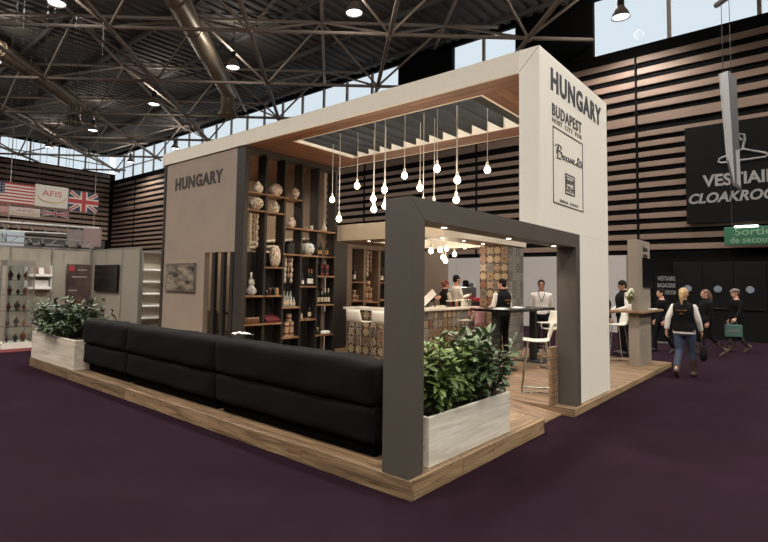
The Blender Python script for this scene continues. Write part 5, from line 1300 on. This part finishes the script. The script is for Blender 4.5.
def afis(e, x0, x1, z0, z1, y, text=True):
    MB().box(x0, x1, y, y + .01, z0, z1).obj('cloth', m_fw, e); W_, H_ = x1 - x0, z1 - z0
    if text: lettering('AFIS', (x0 + W_ * .2, y - .002, z0 + H_ * .5), (1, 0, 0), (0, 0, 1), W_ * .6, H_ * .26, m_lred, e, bold=.0, depth=.004)
    MB().tube([(x0 + W_ * (.5 - .42 * cos(t)), y - .006, z0 + H_ * (.48 - .26 * sin(t))) for t in np.linspace(-.1, pi + .1, 18)], .012, 5).obj('logo_swoosh', m_org, e)
def row(y, us, af, uk, lab, w2):
    P_ = lambda u, v: px(u, v, 1, y); prev = None
    for name, (u0, v0, u1, v1), fn, cat in (('us_flag', us, us_flag, 'flag'), ('sponsor_banner', af, afis, 'banner'), ('uk_flag', uk, uk_flag, 'flag')):
        a, b = P_(u0, v0), P_(u1, v1)
        if prev is not None: a.x = prev + .012
        prev = b.x
        e = empty(name, ((a.x + b.x) / 2, y, b.z), label={'us_flag': 'striped red and white flag with blue canton', 'sponsor_banner': 'cream banner with a red logo and orange swoosh', 'uk_flag': 'blue flag with red and white crosses'}[name] + lab, cat=cat)
        fn(e, a.x, b.x, b.z, a.z, y)
        for x in (a.x + .1, b.x - .1): MB().tube([(x, y + .012, a.z), (x, y + .012, roof_z(y + .012))], .006, 5).obj('hanging_wire', m_black, e)
row(15.0, (-18, 179, 34, 206), (34.3, 183.5, 67.5, 209), (67.8, 190, 98, 213.5), ', front row over the booth', 0)
row(16.6, (-20, 203, 8.5, 213), (9, 206, 40, 217.5), (40.5, 209, 69.5, 218.5), ', hanging lower behind the front row', 0)
# far hall clutter beyond the flags
m_ph = mat('far_photo_grey', (120, 108, 104), .7, var=.4, scale=1.2); m_ph2 = mat('far_photo_pink', (134, 112, 108), .7, var=.3, scale=1.0); m_sky = mat('sign_pale_blue', (176, 190, 200), .6, var=.1)
m_farhall = mat('far_hall_wall', (70, 66, 61), .8, var=.3, scale=.5)
for k in range(6): piece('lower_panel', -14 + k * 5.3, -8.75 + k * 5.3, YW - .05, YW + .08, .0, 5.1, m_farhall, wall_left, b=.01)
def far_sign(u0, v0, u1, v1, y, m, name, label, cat):
    a, b = px(u0, v0, 1, y), px(u1, v1, 1, y); e = empty(name, ((a.x + b.x) / 2, y, b.z), label=label, cat=cat)
    MB().box(a.x, b.x, y, y + .08, b.z, a.z).obj('board', m, e)
    for x in (a.x + .1, b.x - .1): MB().tube([(x, y + .04, a.z), (x, y + .04, roof_z(y + .04))], .01, 5).obj('hanging_wire', m_black, e)
    return e, a, b
e, a, b = far_sign(-16, 229, 24, 246, 24, m_sky, 'hall_sign', 'pale blue hanging sign ending in the letter N at the left edge', 'sign')
c0 = px(2, 242, 1, 23.9); c1 = px(7.5, 233, 1, 23.9); lettering('N', (c0.x, 23.99, c0.z), (1, 0, 0), (0, 0, 1), c1.x - c0.x, c1.z - c0.z, m_letter, e, bold=0)
far_sign(68, 229, 83, 246, 26, m_ph, 'photo_panel', 'grey photo panel hanging in the far hall, left of the pair', 'panel')
far_sign(84, 228, 101, 247, 26, m_ph2, 'photo_panel', 'pinkish photo panel hanging in the far hall, right of the pair', 'panel')
gb = empty('white_girder', (10, 40, 5), label='pale diagonal roof girder seen in the far hall under the flags', cat='beam')
a, b = px(0, 222, 1, 40), px(100, 229, 1, 40)
MB().tube([a, b], .12, 8).obj('top_chord', m_alu, gb); MB().tube([px(0, 231, 1, 40), px(100, 236, 1, 40)], .12, 8).obj('bottom_chord', m_alu, gb)
for k in range(8): MB().tube([a.lerp(b, k / 8), px(0, 231, 1, 40).lerp(px(100, 236, 1, 40), (k + .5) / 8)], .07, 6).obj('lattice_bar', m_alu, gb)
for x in (a.x + .5, b.x - .5): MB().tube([(x, 40, a.z - 1.5), (x, 40, roof_z(40))], .03, 6).obj('hanger_rod', m_steel, gb)

# ================================================================== PEOPLE
m_skin = mat('skin_light', (196, 146, 120), .55, var=.06, scale=12); m_skin2 = mat('skin_tan', (168, 120, 96), .55, var=.06, scale=12)
m_shirt = mat('shirt_white', (216, 210, 204), .8, var=.05, scale=10, bump=.2); m_vest = mat('vest_black', (18, 18, 19), .85, var=.2, scale=9, bump=.3, spec=.15)
m_trou = mat('trousers_black', (18, 17, 19), .9, var=.15, scale=9, bump=.2, spec=.15); m_jean = mat('jeans_blue', (58, 68, 90), .85, var=.2, scale=12, bump=.2)
m_shoe = mat('shoe_dark', (34, 27, 24), .5, var=.1); m_boot = mat('boot_brown', (70, 56, 46), .6, var=.15); m_coat = mat('coat_black', (17, 16, 17), .9, var=.2, scale=8, bump=.3, spec=.1)
m_hb = mat('hair_dark', (26, 20, 18), .8, var=.2, scale=30, spec=.15); m_hr = mat('hair_auburn', (92, 40, 34), .55, var=.2, scale=30); m_hbl = mat('hair_blond', (178, 146, 100), .55, var=.18, scale=30); m_hbr = mat('hair_brown', (96, 66, 46), .55, var=.2, scale=30)
m_grey = mat('cap_grey', (110, 102, 98), .85, var=.1, scale=20); m_eye = mat('eye_dark', (30, 24, 22), .3); m_lip = mat('lip', (160, 92, 84), .5); m_gold = mat('print_gold', (150, 104, 50), .6)
m_sleeve = mat('sleeve_print', (180, 172, 164), .8, var=.5, scale=26)

def remesh(o, vox, sm=4):
    r = o.modifiers.new('union', 'REMESH'); r.mode = 'VOXEL'; r.voxel_size = vox; r.use_smooth_shade = True
    if sm: s = o.modifiers.new('soft', 'SMOOTH'); s.iterations = sm; s.factor = .5
    return o
def person(label, loc, face, H=1.72, fem=False, arms=None, legs=None, skin=None, hair=(None, 'short'), top='shirt', vest=False, bottom=None, coat=False, shoes=None, sleeve=None, lean=0.0, head_yaw=0.0, head_pitch=0.0, boots=False, group='people around the stand', top_m=None, curl=.6):
    """standing figure in local coordinates: faces +y, x to its right; arms/legs give joints"""
    s = H / 1.74; skin = skin or m_skin
    loc = (loc[0], loc[1], loc[2] + .008)
    root = empty('person', loc, face, label=label, cat='person', group=group)
    SW = .165 if fem else .19; HW = .095
    # limbs: (elbow, wrist) and (knee, ankle); relaxed defaults
    arms = arms or {}; legs = legs or {}
    ar = {}; lg = {}
    for sd in (-1, 1):
        ar[sd] = [Vector((SW * sd, lean * .5, 1.385))] + [Vector(p) for p in arms.get(sd, ((sd * (SW + .055), -.03 + lean * .3, 1.13), (sd * (SW + .06), .06, .87)))]
        lg[sd] = [Vector((HW * sd, 0, .92))] + [Vector(p) for p in legs.get(sd, ((HW * sd * 1.05, .02, .50), (HW * sd * 1.1, -.01, .085)))]
    lo = lambda z: lean * max(0, (z - .95)) / .5
    tors = [(.80, .13, .095), (.88, .165 if fem else .155, .11), (.96, .165 if fem else .155, .112), (1.06, .125 if fem else .14, .095), (1.16, .135 if fem else .155, .10), (1.27, .155 if fem else .175, .118), (1.35, .16 if fem else .185, .11), (1.41, .125 if fem else .145, .09), (1.45, .088, .072), (1.475, .066, .06)]
    def torso(mb, off, z0=.0, z1=9, puff=0.0):
        rr = [(0, lo(z), z, rx + off, ry + off + puff * (1 if 1.0 < z < 1.4 else .3)) for z, rx, ry in tors if z0 <= z <= z1]; mb.loft(rr, 18, 2.4)
    S3 = Matrix.Scale(s, 4)
    # ---- body: one surface
    b = MB(); torso(b, 0)
    hc = Vector((0, lo(1.6) + .02, 1.625)); hm = Matrix.Rotation(head_yaw, 3, 'Z') @ Matrix.Rotation(head_pitch, 3, 'X'); hp = lambda x, y, z: hc + hm @ Vector((x, y, z))
    b.tube([(0, lo(1.45) - .01, 1.42), hc + Vector((0, -.015, -.05))], [.062, .054], 12)
    b.ball(hc + Vector((0, 0, .02)), .074, .094, .096, 16, 12, hm.to_4x4().to_3x3())
    b.ball(hp(0, .022, -.05), .056, .066, .07, 14, 10, hm); b.ball(hp(0, .06, -.092), .028, .024, .022, 10, 8, hm)
    b.tube([hp(0, .086, .018), hp(0, .108, -.022), hp(0, .098, -.034)], [.009, .014, .012], 8, round_=True)
    b.tube([hp(-.03, .082, .03), hp(.03, .082, .03)], .012, 8, round_=True)
    for sd in (-1, 1): b.ball(hp(sd * .076, -.005, -.005), .012, .02, .032, 8, 6, hm)
    for sd in (-1, 1):
        a0, a1, a2 = ar[sd]; k_ = .85 if fem else 1
        b.tube([a0 + Vector((-.02 * sd, 0, .0)), a0, a0.lerp(a1, .5), a1, a1.lerp(a2, .35), a2], [.05 * k_, .054 * k_, .046 * k_, .038 * k_, .038 * k_, .026], 12, round_=True)
        # hand
        d = (a2 - a1).normalized(); nrm = Vector((-sd, 0, 0)); nrm = (nrm - d * nrm.dot(d)).normalized(); side = d.cross(nrm)
        if side.y < 0: side = -side
        pc = a2 + d * .05
        Mh = Matrix((side, nrm, d)).transposed(); b.ball(pc, .042, .017, .055, 12, 8, Mh)
        for fi in range(4):
            off = side * (.03 - .02 * fi); L_ = (.068, .078, .074, .06)[fi]
            p0 = a2 + d * .085 + off; c_ = curl; p1 = p0 + (d * cos(c_ * .6) + nrm * sin(c_ * .6)) * L_ * .5; p2 = p1 + (d * cos(c_ * 1.5) + nrm * sin(c_ * 1.5)) * L_ * .5
            b.tube([p0 - d * .02, p0, p1, p2], [.0095, .0095, .009, .0078], 8, round_=True)
        t0 = a2 + d * .035 + side * .034; t1 = t0 + (d * .7 + side * .6 + nrm * .3).normalized() * .035; t2 = t1 + (d * .95 + nrm * .3).normalized() * .03
        b.tube([t0 - side * .015, t0, t1, t2], [.013, .012, .0105, .009], 8, round_=True)
        h, k, an = lg[sd]
        b.tube([h + Vector((0, 0, .03)), h, h.lerp(k, .5), k, k.lerp(an, .35), an], [.088, .09, .074, .054, .054, .038], 14, round_=True)
        ft = Vector((0, .75, -.66)) if (an - k).normalized().y < -.45 else Vector((0, 1, 0))
        b.tube([an - ft * .03 + Vector((0, 0, -.04)), an + ft * .05 + Vector((0, 0, -.045)), an + ft * .13 + Vector((0, 0, -.052))], [.028, .03, .02], 10, round_=True)
    o = b.xf(S3).obj('body', skin, root, True); remesh(o, .0085, 2); bo_ = o
    # ---- face details
    for sd in (-1, 1):
        MB().ball(hp(sd * .031, .0865, .008), .0105, .006, .006, 8, 6, hm).xf(S3).obj('eye', m_eye, bo_, True)
        MB().tube([hp(sd * .016, .094, .03), hp(sd * .046, .084, .03)], .0045, 6).xf(S3).obj('eyebrow', hair[0] or m_hb, bo_, True)
    MB().tube([hp(-.02, .085, -.058), hp(0, .09, -.06), hp(.02, .085, -.058)], .006, 6, round_=True).xf(S3).obj('mouth', m_lip, bo_, True)
    # ---- clothes
    tm = top_m or (m_shirt if top == 'shirt' else m_coat)
    c = MB(); torso(c, .016, .85, 1.45)
    if top: c.tube([(0, lo(1.45) - .005, 1.42), (0, lo(1.5), 1.478)], [.08, .062], 14)
    for sd in (-1, 1):
        a0, a1, a2 = ar[sd]; m2 = a1.lerp(a2, .93)
        c.tube([a0 + Vector((-.04 * sd, 0, .0)), a0, a0.lerp(a1, .5), a1, a1.lerp(a2, .5), m2], [.058, .064, .06, .055, .05, .044], 12)
    o = c.xf(S3).obj('shirt' if top == 'shirt' else 'jacket', sleeve or tm, root, True); remesh(o, .011, 3)
    if vest:
        c = MB(); torso(c, .034, .85, 1.45, .006)
        c.tube([(0, lo(1.45) - .005, 1.42), (0, lo(1.5) - .005, 1.515)], [.10, .078], 14)
        for sd in (-1, 1): a0 = ar[sd][0]; c.ball(a0 + Vector((-.035 * sd, 0, -.015)), .07, .09, .075, 12, 8)
        o = c.xf(S3).obj('vest', m_vest, root, True); remesh(o, .011, 3)
    if coat:
        c = MB(); rr = [(0, lo(z), z, rx + .04, ry + .045) for z, rx, ry in tors if z >= .88]; rr = [(0, 0, .58, .20, .17), (0, 0, .74, .2, .165)] + rr[:-1]; c.loft(rr, 18, 2.3)
        o = c.xf(S3).obj('coat', m_coat, root, True); remesh(o, .012, 3)
    c = MB(); c.loft([(0, 0, .80, .15, .11), (0, 0, .9, .178, .128), (0, 0, 1.0, .165 if fem else .158, .12)], 18, 2.4)
    for sd in (-1, 1):
        h, k, an = lg[sd]; e_ = k.lerp(an, .8 if boots else .97)
        c.tube([h + Vector((0, 0, .02)), h, h.lerp(k, .5), k, k.lerp(an, .4), e_], [.10, .104, .088, .068, .064, .06 if not boots else .056], 14)
    o = c.xf(S3).obj('trousers', bottom or m_trou, root, True); remesh(o, .012, 3)
    for sd in (-1, 1):
        h, k, an = lg[sd]; c = MB(); dn = (an - k).normalized(); ft = Vector((0, 1, 0)); 
        if dn.y < -.45: ft = Vector((0, .75, -.66))
        heel = an - ft * .045 + Vector((0, 0, -.045)); toe = an + ft * .16 + Vector((0, 0, -.055))
        c.tube([heel, an + ft * .05 + Vector((0, 0, -.045)), toe], [.046, .049, .035], 12, round_=True)
        c.tube([an + Vector((0, 0, -.03)), an + (k - an) * (.62 if boots else .08)], [.05, .066 if boots else .05], 12)
        o = c.xf(S3).obj('boot' if boots else 'shoe', m_boot if boots else (shoes or m_shoe), root, True); remesh(o, .009, 2)
    # ---- hair
    hmtl, style = hair; c = MB(); c.ball(hp(0, -.014, .042), .085, .098, .092, 16, 10, hm); c.ball(hp(0, -.045, -.005), .078, .062, .08, 14, 10, hm)
    if style in ('pony', 'long'):
        if style == 'pony': c.tube([hp(0, -.09, .05), hp(0, -.135, .03), hp(0, -.16, -.06), hp(0, -.155, -.2)], [.032, .044, .042, .014], 10, round_=True)
        else: c.tube([hp(0, -.05, .03), hp(0, -.085, -.08), hp(.0, -.10, -.24)], [.08, .085, .05], 12, round_=True)
    if style == 'bun': c.ball(hp(0, -.125, .03), .042, n=10, m=8)
    if style != 'cap':
        o = c.xf(S3).obj('hair', hmtl, root, True); remesh(o, .009, 2)
    else:
        o = c.xf(S3).obj('hair', hmtl, root, True); remesh(o, .009, 2)
        k_ = MB(); k_.ball(hp(0, -.005, .07), .10, .115, .065, 16, 8, hm); k_.ball(hp(0, .10, .045), .06, .05, .012, 12, 6, hm)
        o = k_.xf(S3).obj('cap', m_grey, root, True); remesh(o, .009, 2)
    root['_s'] = s; del root['_s']
    return root, S3

def face_to(dx, dy): return atan2(dy, dx) - pi / 2
PG = 'people around the stand'
def ptxt(root, s, y, z, w, h, word):
    """small gold print on the back of a vest (local coordinates)"""
    return lettering_local(word, (w / 2 * 1, y, z), (-1, 0, 0), (0, 0, 1), w, h, m_gold, root)
def lettering_local(s, o, r, u, w, h, m, parent):
    ob = lettering(s, o, r, u, w, h, m, None, bold=.0, depth=.004, name='vest_print'); ob.parent = parent; return ob

# woman with ponytail walking away from the camera, carrying a handbag
P1 = Vector((8.56, -.45, 0)); dirw = Vector((.62, .30, 0)).normalized()
r, S3 = person('woman with blond ponytail, black vest and jeans walking away with a handbag', P1, face_to(.80, -.05), 1.70, True,
    arms={1: ((.235, .03, 1.13), (.26, .13, .90)), -1: ((-.25, -.09, 1.15), (-.28, -.10, .91))},
    legs={1: ((.10, .13, .50), (.10, .20, .09)), -1: ((-.085, -.02, .51), (-.08, -.30, .15))},
    hair=(m_hbl, 'pony'), vest=True, bottom=m_jean, boots=True)
ptxt(r, 1, -.172, 1.27, .17, .03, 'Bocuse'); ptxt(r, 1, -.172, 1.20, .08, .03, 'd\'Or')
MB().loft([(0, 0, .83, .185, .132), (0, 0, .89, .195, .142), (0, 0, .93, .19, .14)], 18, 2.4).obj('shirt_tail', m_shirt, r, True)
hb_ = empty('handbag', tuple(P1), label='black slouchy handbag held by the woman with the ponytail', cat='bag'); hb_.rotation_euler = (0, 0, face_to(.80, -.05))
hx, hy = .28, .16
c = MB(); c.loft([(hx, hy, .33, .03, .08), (hx, hy, .36, .055, .15), (hx, hy, .46, .06, .155), (hx, hy, .58, .04, .11), (hx, hy, .63, .015, .07)], 14); o = c.obj('pouch', m_vest, hb_, True, 'all')
MB().tube([(hx, hy - .06, .61), (hx, hy - .03, .73), (hx, hy, .815), (hx, hy + .03, .73), (hx, hy + .06, .61)], .009, 6).obj('strap', m_vest, hb_, True)
# second woman, facing left-away, brown hair
person('woman with long brown hair and dark coat striding behind the ponytail woman', (12.85, -.25, 0), face_to(-.5, .85), 1.67, True,
    legs={1: ((.1, .16, .50), (.1, .22, .085)), -1: ((-.09, -.06, .5), (-.1, -.38, .16))}, hair=(m_hbr, 'long'), top='jacket', coat=False, boots=True, vest=True)
# far woman with cap and turquoise bag
P3 = Vector((14.42, -.72, 0)); f3 = face_to(-.55, .83)
person('woman in black coat and grey cap walking with a turquoise bag', P3, f3, 1.70, True, arms={-1: ((-.26, .05, 1.14), (-.32, .20, .93))},
    legs={1: ((.1, -.02, .5), (.1, -.36, .15)), -1: ((-.09, .15, .5), (-.09, .22, .085))}, hair=(m_hbr, 'cap'), top='jacket', coat=True, boots=True)
m_teal = mat('bag_teal', (66, 94, 90), .7, var=.1)
tb = empty('shopping_bag', tuple(P3), f3, label='turquoise shopping bag in the hand of the woman in the cap', cat='bag')
MB().box(-.385, -.305, .06, .46, .44, .76, .01).obj('pouch', m_teal, tb, True); MB().tube([(-.345, .16, .76), (-.345, .2, .85), (-.345, .32, .85), (-.345, .36, .76)], .008, 6).obj('handle', m_teal, tb, True)
MB().box(-.39, -.3855, .12, .40, .58, .62).obj('print', m_grey, tb, True)
# dark figure behind kiosk
person('person in dark coat and trousers walking behind the kiosk board', (12.7, .72, 0), face_to(-.6, .8), 1.66, False,
    legs={1: ((.1, .14, .50), (.1, .16, .085)), -1: ((-.09, -.04, .5), (-.1, -.26, .13))}, hair=(m_hb, 'short'), top='jacket', top_m=m_coat)
# man at the kiosk, facing the kiosk in profile
person('man in black vest and white shirt standing beside the kiosk stool', (11.2, 1.28, 0), face_to(-.62, .78), 1.86, False, skin=m_skin2, vest=True, hair=(m_hb, 'short'), head_yaw=.1, head_pitch=-.25,
    arms={1: ((.24, .0, 1.12), (.14, .22, 1.0)), -1: ((-.24, .02, 1.12), (-.12, .25, 1.02))})
# person half hidden by the tower
person('person in black partly hidden by the right edge of the white tower', (12.5, 2.08, 0), face_to(.62, -.78), 1.64, False, vest=True, hair=(m_hb, 'short'), top='jacket')
# bartender woman and colleague
person('woman bartender with red ponytail and black vest behind the bar', (8.75, 4.98, DK + .003), face_to(.85, -.45), 1.68, True, vest=True, hair=(m_hr, 'bun'), sleeve=m_sleeve, head_pitch=-.15,
    arms={1: ((.22, .05, 1.14), (.12, .27, 1.10)), -1: ((-.22, .05, 1.14), (-.10, .27, 1.08))})
person('man in white shirt raising his hand behind the woman bartender', (9.55, 5.12, DK + .003), face_to(.8, -.6), 1.84, False, skin=m_skin2, hair=(m_hb, 'short'),
    arms={1: ((.25, .06, 1.14), (.14, .30, 1.22)), -1: ((-.25, .02, 1.13), (-.15, .24, 1.02))})
# guest in vest with back turned at the column
r, S3 = person('man in black vest and white sleeves with his back turned before the tiled column', (7.83, 2.93, DK + .003), face_to(.35, .95), 1.73, False, vest=True, hair=(m_hb, 'short'), head_yaw=.5,
    arms={-1: ((-.25, .03, 1.13), (-.16, .27, 1.04)), 1: ((.25, .02, 1.13), (.18, .24, .98))})
ptxt(r, 1, -.19, 1.24, .2, .04, 'Bocuse'); ptxt(r, 1, -.19, 1.17, .09, .035, 'd\'Or')
# man with lanyard facing the camera
r, S3 = person('man in white shirt with dark lanyard facing the camera beyond the high table', (9.3, 2.62, DK + .003), face_to(-.93, -.42), 1.73, False, skin=m_skin2, hair=(m_hb, 'short'), arms={1: ((.25, -.07, 1.12), (.10, -.17, .93)), -1: ((-.25, -.07, 1.12), (-.10, -.17, .93))})
MB().tube([(-.06, .02, 1.49), (-.07, .12, 1.40), (-.02, .152, 1.25), (0, .155, 1.2), (.02, .152, 1.25), (.07, .12, 1.40), (.06, .02, 1.49)], .007, 6).obj('lanyard', m_black, r, True)
# guest behind the post, hand over the bar
p = px(417, 300, 1, 4.95)
person('guest in dark jacket hidden behind the portal post, hand reaching over the bar', (p.x, 4.95, DK + .003), face_to(.8, -.6), 1.70, False, hair=(m_hb, 'short'), top='jacket',
    arms={1: ((.22, .12, 1.17), (.26, .40, 1.27)), -1: ((-.24, .02, 1.13), (-.2, .2, 1.0))})

# dark bag of the guest on the floor by the high table, and back-room furniture
m_acr = glass('acrylic_clear', (225, 222, 216), .25)
def acrylic(x, y, rz, lab):
    e = empty('acrylic_chair', (x, y, DK + .004), rz, label=lab, cat='chair', group='clear chairs in the back room')
    MB().box(-.2, .2, -.2, .2, .44, .46).obj('seat', m_acr, e, True)
    vs = []; fs = []
    for i in range(7):
        a = pi + pi * i / 6
        for z in (.46, .86): vs += [(.21 * cos(a), .19 * sin(a), z)]
    for i in range(6): fs.append((2 * i, 2 * i + 2, 2 * i + 3, 2 * i + 1))
    o = MB().add(vs, fs).obj('backrest', m_acr, e, True); o.modifiers.new('t', 'SOLIDIFY').thickness = .012
    for sx in (-1, 1):
        for sy in (-1, 1): MB().tube([(.18 * sx, .18 * sy, .44), (.2 * sx, .2 * sy, 0)], .014, 8).obj('leg', m_acr, e, True)
acrylic(3.35, 7.6, .4, 'clear acrylic chair behind the window fins, nearer one'); acrylic(3.6, 8.3, 2.6, 'clear acrylic chair behind the window fins, farther one')
rt_ = empty('back_room_table', (4.0, 7.6, DK), label='small dark table behind the window fins', cat='table')
MB().box(3.75, 4.6, 7.3, 8.0, .9, .94).obj('table_top', m_black, rt_)
for x in (3.8, 4.55):
    for y in (7.35, 7.95): MB().box(x - .02, x + .02, y - .02, y + .02, DK + .004, .899).obj('leg', m_black, rt_)
